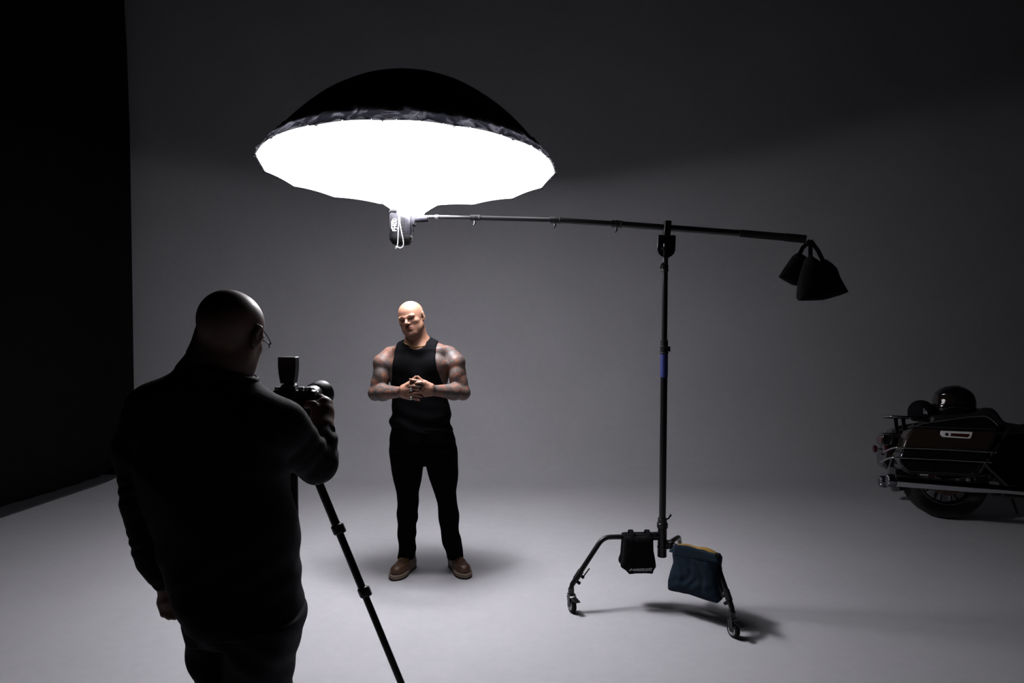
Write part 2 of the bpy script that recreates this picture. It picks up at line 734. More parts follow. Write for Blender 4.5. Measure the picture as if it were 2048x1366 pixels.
mb = MB()
NT = 22
rings = []
for i in range(1, NT + 1):
    t = i / NT * 0.955
    rings.append([mb.bm.verts.new(rim_pt(2 * PI * k / (NR * SEG), t)) for k in range(NR * SEG)])
ap = mb.bm.verts.new((0, 0, UD))
n = NR * SEG
for k in range(n):
    mb.bm.faces.new((ap, rings[0][k], rings[0][(k + 1) % n]))
for i in range(NT - 1):
    for k in range(n):
        mb.bm.faces.new((rings[i][k], rings[i + 1][k], rings[i + 1][(k + 1) % n], rings[i][(k + 1) % n]))
M_canopy = mat('black_umbrella_fabric', (0.004, 0.004, 0.005), 0.8, 0.0, bump=0.2, bscale=30, vary=0.2, spec=0.15)
can = mb.obj('canopy', M_canopy, umb, local=True, angle=None)
so = can.modifiers.new('thickness', 'SOLIDIFY')
so.thickness = 0.003
so.offset = 1

# the diffuser's gathered hem, wrapped round the outside of the rim
mb = MB()
n = NR * 16
rows = []
for i in range(9):
    v = i / 8
    row = []
    for k in range(n):
        q = 2 * PI * k / n
        t = 1.003 - 0.085 * v
        p = rim_pt(q, t)
        wob = 0.006 * math.sin(q * 61 + 2 * v) + 0.005 * math.sin(q * 23 + 5 * v) + 0.003 * math.sin(q * 113 - 7 * v)
        pr = Vector((p.x, p.y, 0)).normalized()
        p = p + pr * (0.006 + abs(wob) * (1 - 0.7 * v)) + Vector((0, 0, 0.006 + wob * 0.5))
        row.append(mb.bm.verts.new(p))
    rows.append(row)
for i in range(8):
    for k in range(n):
        mb.bm.faces.new((rows[i][k], rows[i][(k + 1) % n], rows[i + 1][(k + 1) % n], rows[i + 1][k]))
M_hem = bpy.data.materials.new('sheer_hem')
M_hem.use_nodes = True
nt = M_hem.node_tree
bs = nt.nodes['Principled BSDF']
bs.inputs['Roughness'].default_value = 0.6
tc = nd(M_hem, 'ShaderNodeTexCoord')
n1 = nd(M_hem, 'ShaderNodeTexNoise', Scale=9.0, Detail=5.0, Roughness=0.65)
n1.inputs['Distortion'].default_value = 1.6
nt.links.new(tc.outputs['Object'], n1.inputs['Vector'])
mr = nd(M_hem, 'ShaderNodeMapRange')
mr.inputs['From Min'].default_value = 0.47
mr.inputs['From Max'].default_value = 0.66
nt.links.new(n1.outputs['Fac'], mr.inputs['Value'])
wv = nd(M_hem, 'ShaderNodeMix', data_type='RGBA')
wv.inputs['A'].default_value = (0.012, 0.012, 0.016, 1)
wv.inputs['B'].default_value = (0.11, 0.11, 0.13, 1)
nt.links.new(mr.outputs[0], wv.inputs['Factor'])
nt.links.new(wv.outputs['Result'], bs.inputs['Base Color'])
tr = nd(M_hem, 'ShaderNodeBsdfTranslucent')
nt.links.new(wv.outputs['Result'], tr.inputs['Color'])
ms = nd(M_hem, 'ShaderNodeMixShader')
ms.inputs[0].default_value = 0.5
nt.links.new(bs.outputs[0], ms.inputs[1])
nt.links.new(tr.outputs[0], ms.inputs[2])
nt.links.new(ms.outputs[0], nt.nodes['Material Output'].inputs['Surface'])
mb.obj('hem', M_hem, umb, local=True, angle=None, label='gathered sheer dark hem of the diffuser')

# the diffuser: white fabric lit from behind by the strobe, so it glows
M_diff = bpy.data.materials.new('glowing_diffuser')
M_diff.use_nodes = True
nt = M_diff.node_tree
for x in list(nt.nodes):
    if x.type == 'BSDF_PRINCIPLED':
        nt.nodes.remove(x)
em = nd(M_diff, 'ShaderNodeEmission')
em.inputs['Color'].default_value = (*LIGHT_COL, 1)
tc = nd(M_diff, 'ShaderNodeTexCoord')
ln = nd(M_diff, 'ShaderNodeVectorMath', operation='MULTIPLY')
ln.inputs[1].default_value = (1, 1, 0)
nt.links.new(tc.outputs['Object'], ln.inputs[0])
le = nd(M_diff, 'ShaderNodeVectorMath', operation='LENGTH')
nt.links.new(ln.outputs['Vector'], le.inputs[0])
mr = nd(M_diff, 'ShaderNodeMapRange', interpolation_type='SMOOTHSTEP')
mr.inputs['From Min'].default_value = 0.05
mr.inputs['From Max'].default_value = 0.34
mr.inputs['To Min'].default_value = LIGHT_CORE
mr.inputs['To Max'].default_value = LIGHT_RIM
nt.links.new(le.outputs['Value'], mr.inputs['Value'])
nk_ = nd(M_diff, 'ShaderNodeMapRange', interpolation_type='SMOOTHSTEP')
nk_.inputs['From Min'].default_value = 0.097
nk_.inputs['From Max'].default_value = 0.14
nk_.inputs['To Min'].default_value = LIGHT_NECK
nk_.inputs['To Max'].default_value = 0.0
nt.links.new(le.outputs['Value'], nk_.inputs['Value'])
mn = nd(M_diff, 'ShaderNodeMath', operation='MINIMUM')
nt.links.new(mr.outputs[0], mn.inputs[0])
mn.inputs[1].default_value = LIGHT_CORE
mx2 = nd(M_diff, 'ShaderNodeMath', operation='ADD')
nt.links.new(mn.outputs[0], mx2.inputs[0])
nt.links.new(nk_.outputs[0], mx2.inputs[1])
nt.links.new(mx2.outputs[0], em.inputs['Strength'])
nt.links.new(em.outputs[0], nt.nodes['Material Output'].inputs['Surface'])
mb = MB()
n = NR * SEG
rings = []
NECK = 0.095
for i in range(21):
    t = i / 20          # 0 rim .. 1 neck
    row = []
    for k in range(n):
        q = 2 * PI * k / n
        u = (q / (2 * PI / NR)) % 1.0
        p = rim_pt(q, 1.0)
        pr = Vector((math.cos(q), math.sin(q), 0))
        r0 = math.hypot(p.x, p.y) + 0.004
        r = r0 + (NECK - r0) * t
        z = p.z * (1 - t) - 0.245 * t ** 2.4 + 0.012 * math.sin(q * 16) * t * (1 - t)
        row.append(mb.bm.verts.new(pr * r + Vector((0, 0, z))))
    rings.append(row)
for z, r in ((-0.262, 0.0885), (-0.272, 0.086), (-0.285, 0.076)):
    rings.append([mb.bm.verts.new((r * math.cos(2 * PI * k / n), r * math.sin(2 * PI * k / n), z)) for k in range(n)])
for i in range(len(rings) - 1):
    for k in range(n):
        mb.bm.faces.new((rings[i][k], rings[i][(k + 1) % n], rings[i + 1][(k + 1) % n], rings[i + 1][k]))
mb.obj('diffuser', M_diff, umb, local=True, angle=None, label='glowing white diffuser')

# ribs under the canopy with small tips poking out at the rim, and the shaft
for k in range(NR):
    q = 2 * PI * k / NR
    pts = [rim_pt(q, t) - Vector((0, 0, 0.006)) for t in [0.05 + 0.95 * i / 14 for i in range(15)]]
    mb = MB()
    mb.tube(pts, 0.0028, 8)
    mb.obj('rib', M_steel, umb, local=True)
    p = rim_pt(q, 1.0)
    d = Vector((math.cos(q), math.sin(q), -0.35)).normalized()
    mb = MB()
    mb.tube([p, p + d * 0.018], [0.0035, 0.0025], 8)
    mb.obj('rib_tip', M_blackmetal, umb, local=True)
mb = MB()
mb.tube([(0, 0, UD + 0.02), (0, 0, -0.30)], 0.005, 10)
mb.obj('shaft', M_steel, umb, local=True)
mb = MB()
mb.lathe((0, 0, UD - 0.01), (0, 0, 1), [(0, 0.02), (0.012, 0.022), (0.02, 0.012), (0.035, 0.008)], 16)
mb.obj('finial', M_blackmetal, umb, local=True)
# draw cord hanging from the neck of the diffuser in front of the strobe
cY = 4.19
cp = bez([W(798.5, 424, cY), W(797, 450, cY - .01), W(796, 470, cY - .01), W(795.5, 485, cY - .01), W(793.5, 494, cY - .01)], 8)
cp2 = bez([W(799, 424, cY), W(799.5, 445, cY - .012), W(803, 465, cY - .012), W(806.5, 482, cY - .012), W(806, 492, cY - .012), W(801, 496, cY - .012), W(795, 494, cY - .01)], 8)
mb = MB()
mb.tube(cp, 0.0024, 8)
mb.tube(cp2, 0.0024, 8)
mb.ell(W(793.5, 494.5, cY - .01), (0.007, 0.006, 0.006), 12)
mb.tube([W(793.5, 495, cY - .01), W(791.5, 497.5, cY - .01)], [0.003, 0.0035], 8)
mb.obj('drawcord', M_white_cord, umb)

# ------------------------------------------------------------------ strobe under the umbrella
SB = W(802, 458, 4.30)
st = empty('strobe', SB, rot=UROT)
tag(st, 'dark grey studio strobe pointing up into the umbrella at the end of the boom', 'studio light')
mb = MB()


def rrect(z, hx, hy, r, n=6):
    pts = []
    for cx, cy, a0 in ((hx - r, hy - r, 0), (-hx + r, hy - r, PI / 2), (-hx + r, -hy + r, PI), (hx - r, -hy + r, 3 * PI / 2)):
        for i in range(n + 1):
            a = a0 + PI / 2 * i / n
            pts.append(Vector((cx + r * math.cos(a), cy + r * math.sin(a), z)))
    return pts


mb.rings([rrect(-0.098, 0.040, 0.040, 0.03), rrect(-0.094, 0.052, 0.052, 0.032), rrect(-0.075, 0.063, 0.062, 0.033),
          rrect(-0.04, 0.066, 0.065, 0.033), rrect(0.085, 0.066, 0.065, 0.033), rrect(0.092, 0.060, 0.060, 0.03)])
mb.obj('housing', M_greyplastic, st, local=True, angle=50)
mb = MB()
mb.lathe((0, 0, 0.09), (0, 0, 1), [(0, 0.07), (0.006, 0.076), (0.02, 0.076), (0.024, 0.07)], 32)
mb.obj('mount_ring', M_satin, st, local=True)
mb = MB()
mb.rings([rrect(-0.092, 0.0535, 0.0535, 0.03), rrect(-0.07, 0.0655, 0.0645, 0.034), rrect(-0.046, 0.0675, 0.0665, 0.034), rrect(-0.046, 0.05, 0.05, 0.03)], cap=True)
mb.obj('rear_panel', M_rubber, st, local=True)
for i in range(8):
    mb = MB()
    mb.box((0.022 + (i % 1) * 0, -0.0655, 0.062 - i * 0.0135), (0.026, 0.003, 0.004), Matrix.Rotation(math.radians(28), 3, 'Y'))
    mb.obj('vent_slot', M_rubber, st, local=True)
MT = Matrix.Translation((-0.028, -0.0655, 0.012)) @ Matrix.Rotation(PI / 2, 4, 'X') @ Matrix.Rotation(PI / 2, 4, 'Z')
text_mesh('lettering', 'FJ400', 0.036, MT, M_print, st, 0.0006, local=True)
MT = Matrix.Translation((-0.047, -0.0655, 0.012)) @ Matrix.Rotation(PI / 2, 4, 'X') @ Matrix.Rotation(PI / 2, 4, 'Z')
text_mesh('lettering', 'westcott', 0.014, MT, M_print, st, 0.0006, local=True)
mb = MB()
mb.box((0.075, 0, 0.055), (0.03, 0.06, 0.07))
mb.box((0.078, -0.01, 0.01), (0.008, 0.03, 0.05))
mb.obj('yoke', M_greyplastic, st, local=True, bevel=0.004)
mb = MB()
pY = 4.30
mb.cyl(W(824, 438, pY), W(856, 437, pY), 0.022, 0.020)
mb.obj('tilt_bracket', M_greyplastic, st, bevel=0.003)
mb = MB()
mb.tube([W(823, 446, pY - .03), W(824, 462, pY - .03), W(823, 470, pY - .03)], [0.005, 0.004, 0.006], 8)
mb.obj('tilt_lever', M_satin, st)
mb = MB()
mb.cyl((0.064, -0.03, -0.058), (0.074, -0.03, -0.058), 0.012)
mb.obj('knob', M_rubber, st, local=True, bevel=0.002)

# ------------------------------------------------------------------ boom stand
C0 = Vector(((1329 - 1024) / FPX * 4.03, 4.03, 0))
stand = empty('boom_stand', C0)
tag(stand, 'tall black rolling boom stand holding the strobe and umbrella over the man', 'stand')


def zat(py, Y, px=1330):
    return W(px, py, Y)[2]


mx = C0.x
my = 4.03
P = lambda py: (mx, my, zat(py, my))
mb = MB()
mb.cyl(P(1113), P(1036), 0.0275)
mb.lathe(P(1096), (0, 0, 1), [(0, 0.029), (0.006, 0.031), (0.012, 0.029)])
mb.lathe(P(1056), (0, 0, 1), [(0, 0.029), (0.004, 0.033), (0.03, 0.033), (0.034, 0.029)])
mb.obj('base_tube', M_blackmetal, stand, bevel=0.002)
mb = MB()
mb.cyl(P(1040), P(690), 0.0205)
mb.obj('lower_mast', M_blackmetal, stand)
mb = MB()
mb.cyl(P(754), P(706), 0.0225)
mb.obj('grip_sleeve', M_bluegrip, stand, label='blue sleeve')
mb = MB()
mb.lathe(P(707), (0, 0, 1), [(0, 0.023), (0.001, 0.027), (0.006, 0.027), (0.007, 0.024), (0.038, 0.024), (0.039, 0.026), (0.044, 0.026), (0.045, 0.022), (0.075, 0.022), (0.076, 0.026), (0.08, 0.026)])
mb.box((mx + 0.028, my - 0.005, zat(698, my)), (0.012, 0.014, 0.03))
mb.obj('collar', M_satin, stand, bevel=0.001)
mb = MB()
mb.cyl(P(695), P(515), 0.0165)
mb.obj('upper_mast', M_blackmetal, stand)
mb = MB()
mb.lathe(P(543), (0, 0, 1), [(0, 0.022), (0.005, 0.022), (0.006, 0.019), (0.04, 0.019), (0.041, 0.0165), (0.078, 0.0165), (0.079, 0.022), (0.085, 0.022)])
mb.obj('collar', M_satin, stand, bevel=0.001)
mb = MB()
q = [P(522), (mx - 0.024, my - 0.012, zat(530, my)), (mx - 0.030, my - 0.012, zat(537, my))]
mb.tube(q, [0.006, 0.005, 0.008], 10)
mb.obj('locking_lever', M_satin, stand)
mb = MB()
mb.tube([(mx + 0.01, my, zat(1040, my)), (mx + 0.034, my - 0.01, zat(1036, my)), (mx + 0.05, my - 0.01, zat(1028, my))], [0.006, 0.005, 0.006], 10)
mb.obj('locking_lever', M_satin, stand)

BO = [(858, 434, 4.30), (880, 434, 4.30), (945, 435.5, 4.27), (1105, 440, 4.19), (1228, 447.5, 4.12), (1335, 455.5, 4.05), (1480, 466.5, 3.965), (1570, 474.5, 3.90), (1612, 478.5, 3.87)]
BP = [Vector(W(*b)) for b in BO]
bm_parts = [(0, 2, 0.0108, M_satin), (2, 3, 0.0135, M_satin), (3, 4, 0.0165, M_blackmetal), (4, 6, 0.0185, M_blackmetal)]
for a, b, r, m in bm_parts:
    mb = MB()
    mb.tube(BP[a:b + 1], r, 20)
    mb.obj('boom_tube', m, stand)
mb = MB()
mb.tube([BP[6], BP[7]], 0.0212, 20)
mb.tube([BP[7], BP[8]], 0.0232, 20)
mb.obj('boom_grip', M_rubber, stand, bevel=0.002)
for i in (2, 3, 4):
    d = (BP[i + 1] - BP[i - 1]).normalized()
    r = (0.0175, 0.020, 0.0225)[i - 2]
    mb = MB()
    p = BP[i] - d * 0.012
    mb.lathe(p, d, [(0, r), (0.006, r), (0.0065, r * .93), (0.022, r * .93), (0.0225, r * 1.05), (0.034, r * 1.05), (0.035, r * .95), (0.055, r * .95), (0.056, r), (0.062, r)], 24)
    mb.obj('boom_collar', M_satin, stand)
    mb = MB()
    o_ = p + d * 0.025 - Vector((0, 0, r))
    mb.tube([o_, o_ + Vector((0.004, -0.004, -0.014)), o_ + Vector((-0.006, -0.008, -0.03))], [0.006, 0.0055, 0.0035], 10, )
    mb.ell(o_ + Vector((0.003, -0.004, -0.012)), (0.007, 0.005, 0.009), 12)
    mb.obj('wing_knob', M_satin, stand)
mb = MB()
mb.cyl(BP[0] - (BP[1] - BP[0]).normalized() * 0.012, BP[1] - (BP[1] - BP[0]) * 0.4, 0.008)
mb.cyl(BP[1] - (BP[1] - BP[0]) * 0.45, BP[1] - (BP[1] - BP[0]) * 0.15, 0.0135)
mb.obj('spigot', M_steel, stand, bevel=0.001)

# U-shaped pivot plate and clamp
mb = MB()
pl = []
yz = my - 0.012
for px, py in [(1316.5, 469.5), (1351.5, 470.5), (1352, 474), (1351, 497)]:
    pl.append(Vector(W(px, py, yz)))
cx_, cz_ = W(1333, 497, yz)[0], W(1333, 497, yz)[2]
for i in range(1, 12):
    a = PI * i / 12
    pl.append(Vector((cx_ + 0.0535 * math.cos(a), yz, cz_ - 0.054 * math.sin(a))))
pl.append(Vector(W(1314.5, 497, yz)))
mb.prism(pl, (0, 0.012, 0))
mb.obj('pivot_plate', M_blackmetal, stand, bevel=0.003)
mb = MB()
q = Vector(W(1334, 457, my + 0.01))
mb.box(q, (0.038, 0.052, 0.088), Matrix.Rotation(math.radians(4), 3, 'Y'))
mb.box(Vector(W(1335.5, 444, my + .01)), (0.018, 0.02, 0.018))
mb.obj('boom_clamp', M_blackmetal, stand, bevel=0.003)
mb = MB()
mb.cyl(W(1329, 499, yz - 0.035), W(1329, 499, yz + 0.01), 0.017)
mb.cyl(W(1329, 499, yz - 0.045), W(1329, 499, yz - 0.03), 0.008)
mb.tube([W(1329, 487, yz - .03), W(1329, 512, yz - .03)], 0.006, 10)
mb.obj('pivot_bolt', M_blackmetal, stand, bevel=0.001)
mb = MB()
mb.cyl(P(517), P(508), 0.010)
mb.obj('spigot', M_steel, stand)
# hook ring at the boom's tail
mb = MB()
hc = BP[8] + Vector((0.032, 0, -0.006))
ring = [hc + Vector((0.020 * math.cos(a), 0, 0.017 * math.sin(a))) for a in [math.radians(x) for x in range(-150, 100, 12)]]
mb.tube(ring, 0.0022, 8)
c2 = BP[8] + Vector((-0.002, 0, -0.012))
mb.tube([c2 + Vector((0.009 * math.cos(a), 0.0, 0.009 * math.sin(a))) for a in [2 * PI * k / 16 for k in range(16)]], 0.002, 8, closed=True)
mb.obj('hook', M_steel, stand)

# three bent legs with casters
casters = [Vector((0.348, 3.94, 0)), Vector((1.196, 3.632, 0)), Vector((1.13, 4.50, 0))]
bends = [(Vector(W(1206, 1074.5, 4.03)), Vector(W(1312, 1072, 4.03))),
         (Vector(W(1430, 1115, 3.82)), Vector(W(1343, 1090, 4.0))),
         (Vector(W(1358, 1073, 4.27)), Vector(W(1336, 1088, 4.07)))]
for i, (c, (b, a)) in enumerate(zip(casters, bends)):
    out = Vector((c.x - C0.x, c.y - C0.y, 0)).normalized()
    topc = c - out * 0.0 + Vector((0, 0, 0.150))
    hub = Vector((C0.x, C0.y, a.z))
    d1 = (b - a).normalized()
    d2 = (topc - b).normalized()
    b1 = b - d1 * 0.045
    b2 = b + d2 * 0.055
    topc_ = topc
    curve = [((1 - t) ** 2) * b1 + 2 * t * (1 - t) * b + t * t * b2 for t in [k / 10 for k in range(11)]]
    leg = MB()
    leg.tube([hub + (a - hub) * 0.5, a] + curve + [topc - d2 * 0.01, topc - Vector((0, 0, 0.02))], 0.0148, 18)
    lo = leg.obj('leg', M_blackmetal, stand)
    k = MB()
    k.box(hub + (a - hub).normalized() * 0.045, (0.05, 0.03, 0.044), Matrix.Rotation(math.atan2(out.y, out.x), 3, 'Z'))
    k.obj('leg_socket', M_blackmetal, lo, bevel=0.003)
    # clamp with lever on the lower leg
    k = MB()
    side = (Vector((0, 0, 1)) - d2 * d2.z).normalized()
    pc = topc - d2 * 0.075
    sgn = side if side.x * (1 if i == 0 else -1) > -2 else -side
    inw = (-out - d2 * (-out).dot(d2)).normalized()
    k.tube([pc - d2 * 0.03, pc + d2 * 0.03], 0.0185, 16)
    k.tube([pc + inw * 0.014 - d2 * 0.006, pc + inw * 0.036 - d2 * 0.006], 0.010, 8)
    k.tube([pc + inw * 0.014 + d2 * 0.034, pc + inw * 0.036 + d2 * 0.034], 0.010, 8)
    k.tube([pc + inw * 0.030 - d2 * 0.01, pc + inw * 0.034 - d2 * 0.07], 0.0042, 8)
    k.obj('leg_clamp', M_satin, lo, bevel=0.001)
    # caster: fork, wheel, brake
    ax = Vector((1, 0.35, 0)).normalized() if i == 0 else (Vector((1, 0.45, 0)).normalized() if i == 1 else Vector((0.9, -0.4, 0)).normalized())
    back = Vector((-ax.y, ax.x, 0))
    wc = c + Vector((0, 0, 0.040)) - back * 0.012
    k = MB()
    k.cyl(topc - Vector((0, 0, 0.012)), topc - Vector((0, 0, 0.055)), 0.018)
    for s_ in (-1, 1):
        pts = [topc - Vector((0, 0, 0.055)) + back * 0.016, topc - Vector((0, 0, 0.05)) - back * 0.024, wc - back * 0.016 - Vector((0, 0, 0.004)), wc + back * 0.01 - Vector((0, 0, 0.006)), wc + back * 0.02 + Vector((0, 0, 0.03))]
        k.prism([p + ax * (s_ * 0.019) for p in pts], ax * 0.003 * s_)
    k.cyl(wc - ax * 0.024, wc + ax * 0.024, 0.006)
    k.prism([topc - Vector((0, 0, 0.05)) + ax * s_ * 0.02 + back * q_ for s_, q_ in ((-1, -0.02), (1, -0.02), (1, 0.016), (-1, 0.016))], (0, 0, 0.006))
    k.prism([wc + ax * 0.018 - back * 0.02 + Vector((0, 0, 0.05)), wc - ax * 0.018 - back * 0.02 + Vector((0, 0, 0.05)), wc - ax * 0.016 - back * 0.055 + Vector((0.012, 0, 0.035)), wc + ax * 0.016 - back * 0.055 + Vector((0.012, 0, 0.035))], (0, 0, 0.005))
    k.obj('caster_fork', M_blackmetal, lo, bevel=0.001)
    k = MB()
    k.lathe(wc - ax * 0.014, ax, [(0, 0.026), (0.0005, 0.036), (0.005, 0.040), (0.023, 0.040), (0.0275, 0.036), (0.028, 0.026)], 32)
    k.obj('caster_tyre', M_rubber, lo)
    k = MB()
    k.lathe(wc - ax * 0.0155, ax, [(0, 0.010), (0.001, 0.026), (0.030, 0.026), (0.031, 0.010)], 28)
    k.obj('caster_hub', mat('caster_hub_grey', (0.42, 0.42, 0.44), 0.5), lo)

# ------------------------------------------------------------------ sandbags


def plane_poly(pix, Y, org):
    """pixel outline on the plane y=Y -> local x,z about org"""
    return [(W(px, py, Y)[0] - org[0], W(px, py, Y)[2] - org[2]) for px, py in pix]


# bag on the left leg of the stand
oY = 3.995
org = W(1276, 1072, oY)
sbag = empty('sandbag', org)
tag(sbag, 'small black sandbag with white lettering hanging on the left leg of the stand', 'sandbag')
poly = plane_poly([(1252, 1072), (1297, 1071), (1305, 1071), (1306, 1100), (1310, 1122), (1311, 1131), (1306, 1138), (1304, 1145), (1290, 1144), (1270, 1144.5), (1257, 1146), (1251, 1139), (1241, 1132), (1240, 1126), (1244, 1115), (1246, 1090), (1247, 1073)], oY, org)
for dy, nm in ((0.0, 'pouch'), (0.075, 'pouch')):
    pillow(nm, poly, 0.028, M_blackcloth, sbag, Matrix.Translation(Vector(org) + Vector((0, dy - 0.012, 0))), edge=0.05, folds=0.003, seed=dy * 40, base=0.008, step=0.004)
for px in (1263, 1296):
    mb = MB()
    z0 = W(px, 1088, oY)
    pts = bez([Vector(z0) + Vector((0.004, -0.034, -0.03)), Vector(W(px, 1078, oY)) + Vector((0, -0.034, 0)), Vector(W(px, 1065.5, oY)) + Vector((0, 0.0, 0.004)), Vector(W(px, 1066, oY)) + Vector((0, 0.045, 0.002)), Vector(z0) + Vector((0, 0.072, 0.0))], 6)
    mb.tube(pts, 1.0, 10, flat=(0.0025, 0.014), nrm=(0, -1, 0.2))
    mb.obj('strap', M_blackcloth, sbag)
MT = Matrix.Translation(Vector(W(1284, 1138, oY - 0.035)) + Vector((0, -0.006, 0))) @ Matrix.Rotation(PI / 2, 4, 'X') @ Matrix.Rotation(math.radians(1.5), 4, 'Z')
text_mesh('lettering', 'westcott', 0.0315, MT, M_print, sbag, 0.001, shear=0.25, bold=0.0004)
mb = MB()
lp = W(1262, 1139, oY - 0.041)
mb.prism([Vector(lp) + Vector(v) for v in ((-0.012, 0, -0.008), (0.006, 0, 0.012), (0.011, 0, 0.012), (0.008, 0, -0.008), (0.004, 0, -0.008), (0.005, 0, 0.003), (-0.003, 0, -0.008))], (0, 0.002, 0))
mb.obj('emblem', M_print, sbag)

# big blue saddle bag over the right leg
A3, B3 = bends[1][1], bends[1][0]
du = Vector((B3.x - A3.x, B3.y - A3.y, 0)).normalized()      # along the leg
dn = Vector((du.y, -du.x, 0))                                # towards the camera
if dn.y > 0:
    dn = -dn
bo = A3 + Vector((0, 0, 0.012))
bbag = empty('sandbag', bo)
tag(bbag, 'large dark blue sandbag with yellow handle straddling the right leg of the stand', 'sandbag')


def on_leg_plane(px, py, off):
    """point of the photo on the vertical plane through the leg shifted off towards the camera, as (along, up)"""
    d = CF + CR * (px - 1024) / FPX + CU * (683 - py) / FPX
    n_ = np.array(dn)
    o_ = np.array(bo + dn * off)
    t = ((o_ - CO) @ n_) / (d @ n_)
    p = CO + d * t - o_
    return (float(p @ np.array(du)), float(p[2]))


Mleg = Matrix(((du.x, -dn.x, 0, 0), (du.y, -dn.y, 0, 0), (0, 0, 1, 0), (0, 0, 0, 1)))
out1 = [(1348, 1091), (1372, 1093), (1403, 1103), (1430, 1110), (1435, 1122), (1433, 1140), (1436, 1165), (1441, 1192), (1444, 1199), (1437, 1205), (1418, 1200), (1380, 1187.5), (1341, 1179.5), (1338, 1175), (1338, 1160), (1343, 1140), (1349, 1122), (1347, 1108)]
pol1 = [on_leg_plane(x, y, 0.055) for x, y in out1]
pillow('pouch', pol1, 0.042, M_bluecloth, bbag, Matrix.Translation(bo + dn * 0.055) @ Mleg, edge=0.07, folds=0.004, seed=2, base=0.012)
pol2 = [(0.02 + x * 0.88, -0.02 + z * 0.84) for x, z in pol1]
pillow('pouch', pol2, 0.030, M_bluecloth, bbag, Matrix.Translation(bo - dn * 0.040) @ Mleg, edge=0.07, folds=0.004, seed=5, base=0.012)
# folded flap at the top, and the yellow handle
out2 = [(1347, 1090), (1372, 1092), (1403, 1102), (1430, 1109), (1436, 1121), (1434, 1127), (1400, 1121), (1368, 1118), (1347, 1112)]
polf = [on_leg_plane(x, y, 0.10) for x, y in out2]
pillow('flap', polf, 0.010, M_bluecloth, bbag, Matrix.Translation(bo + dn * 0.088) @ Mleg, edge=0.012, base=0.004, step=0.004)
mb = MB()
f0 = [on_leg_plane(x, y, 0.0) for x, y in [(1352, 1090), (1372, 1091), (1390, 1096), (1410, 1098), (1427, 1106), (1434, 1116)]]
pts = [bo + du * a + Vector((0, 0, z + 0.002)) for a, z in f0]
mb.tube(bez(pts, 6), 1.0, 10, flat=(0.003, 0.024), nrm=(0, 0, 1))
mb.obj('handle', M_yellowcloth, bbag, label='yellow webbing handle')
mb = MB()
f0 = [on_leg_plane(x, y, 0.0) for x, y in [(1350, 1092), (1434, 1116)]]
mb.tube([bo + du * a + Vector((0, 0, z - 0.012)) for a, z in f0], 1.0, 14, flat=(0.012, 0.075), nrm=(0, 0, 1))
mb.obj('saddle', M_bluecloth, bbag)

# counterweight bag at the tail of the boom
oY = 3.87
org = W(1619, 484, oY)
cbag = empty('sandbag', org)
tag(cbag, 'plain black sandbag hanging high from the tail of the boom', 'sandbag')
o1 = [(500, 430), (420, 490), (350, 590), (270, 710), (195, 830), (290, 890), (420, 960), (560, 985), (720, 940), (730, 640), (700, 560), (610, 480), (550, 450)]
o2 = [(620, 480), (700, 545), (800, 600), (860, 550), (960, 620), (1035, 690), (1090, 840), (1160, 970), (1225, 1080), (1100, 1130), (970, 1168), (820, 1208), (600, 1218), (440, 1220), (405, 1170), (425, 960), (470, 760), (540, 560)]
tp = lambda L: [(1540 + x / 8.033, 450 + y / 8.033) for x, y in L]
pillow('pouch', plane_poly(tp(o1), oY, org), 0.035, M_blackcloth, cbag, Matrix.Translation(Vector(org) + Vector((0, 0.05, 0))), edge=0.06, folds=0.002)
pillow('pouch', plane_poly(tp(o2), oY, org), 0.045, M_blackcloth, cbag, Matrix.Translation(Vector(org) + Vector((0, -0.02, 0))), edge=0.07, folds=0.003, seed=3)
for xy, dy in (((525, 450), 0.05), ((650, 530), 0.0), ((845, 590), -0.02)):
    mb = MB()
    px, py = tp([xy])[0]
    mb.tube([Vector(W(1621, 481, oY)), Vector(W((1621 + px) / 2, (481 + py) / 2, oY)) + Vector((0, dy, 0)), Vector(W(px, py, oY)) + Vector((0, dy, -0.01))], 1.0, 10, flat=(0.003, 0.0125), nrm=(0, -1, 0))
    mb.obj('strap', M_blackcloth, cbag)

# ------------------------------------------------------------------ tripod
TA = Vector(W(587, 903, 2.45))
tri = empty('tripod', (TA.x, TA.y, 0))
tag(tri, 'black tripod with collared legs standing right of the photographer', 'tripod')
feet = [Vector((-0.250, 2.45, 0)), Vector((-1.04, 2.90, 0)), Vector((-1.03, 2.07, 0))]
for f_ in feet:
    o_ = Vector((f_.x - TA.x, f_.y - TA.y, 0)).normalized()
    top = TA + o_ * 0.045
    L_ = lambda t: top + (f_ - top) * t
    mb = MB()
    t1, t2 = 0.21, 0.63
    mb.tube([L_(-0.02), L_(0.225)], 0.0155, 18)
    t_a, t_b = 0.245, 0.46
    mb.tube([L_(0.225), L_(0.41)], 0.0142, 18)
    mb.tube([L_(0.41), L_(0.985)], 0.0128, 18)
    lg = mb.obj('leg', M_blackmetal, tri)
    for t, r in ((0.225, 0.021), (0.41, 0.019)):
        mb = MB()
        d = (f_ - top).normalized()
        mb.lathe(L_(t) - d * 0.018, d, [(0, r * .85), (0.004, r), (0.03, r), (0.036, r * .85)], 20)
        ax = Vector((0, -1, 0.0))
        mb.box(L_(t) + Vector((0.016, -0.004, 0.004)), (0.016, 0.02, 0.034), d.to_track_quat('-Z', 'Y').to_matrix())
        mb.obj('leg_lock', M_satin, lg, bevel=0.003)
    mb = MB()
    mb.ell(L_(0.985) , (0.018, 0.018, 0.0175), 16)
    mb.obj('foot', M_rubber, lg)
mb = MB()
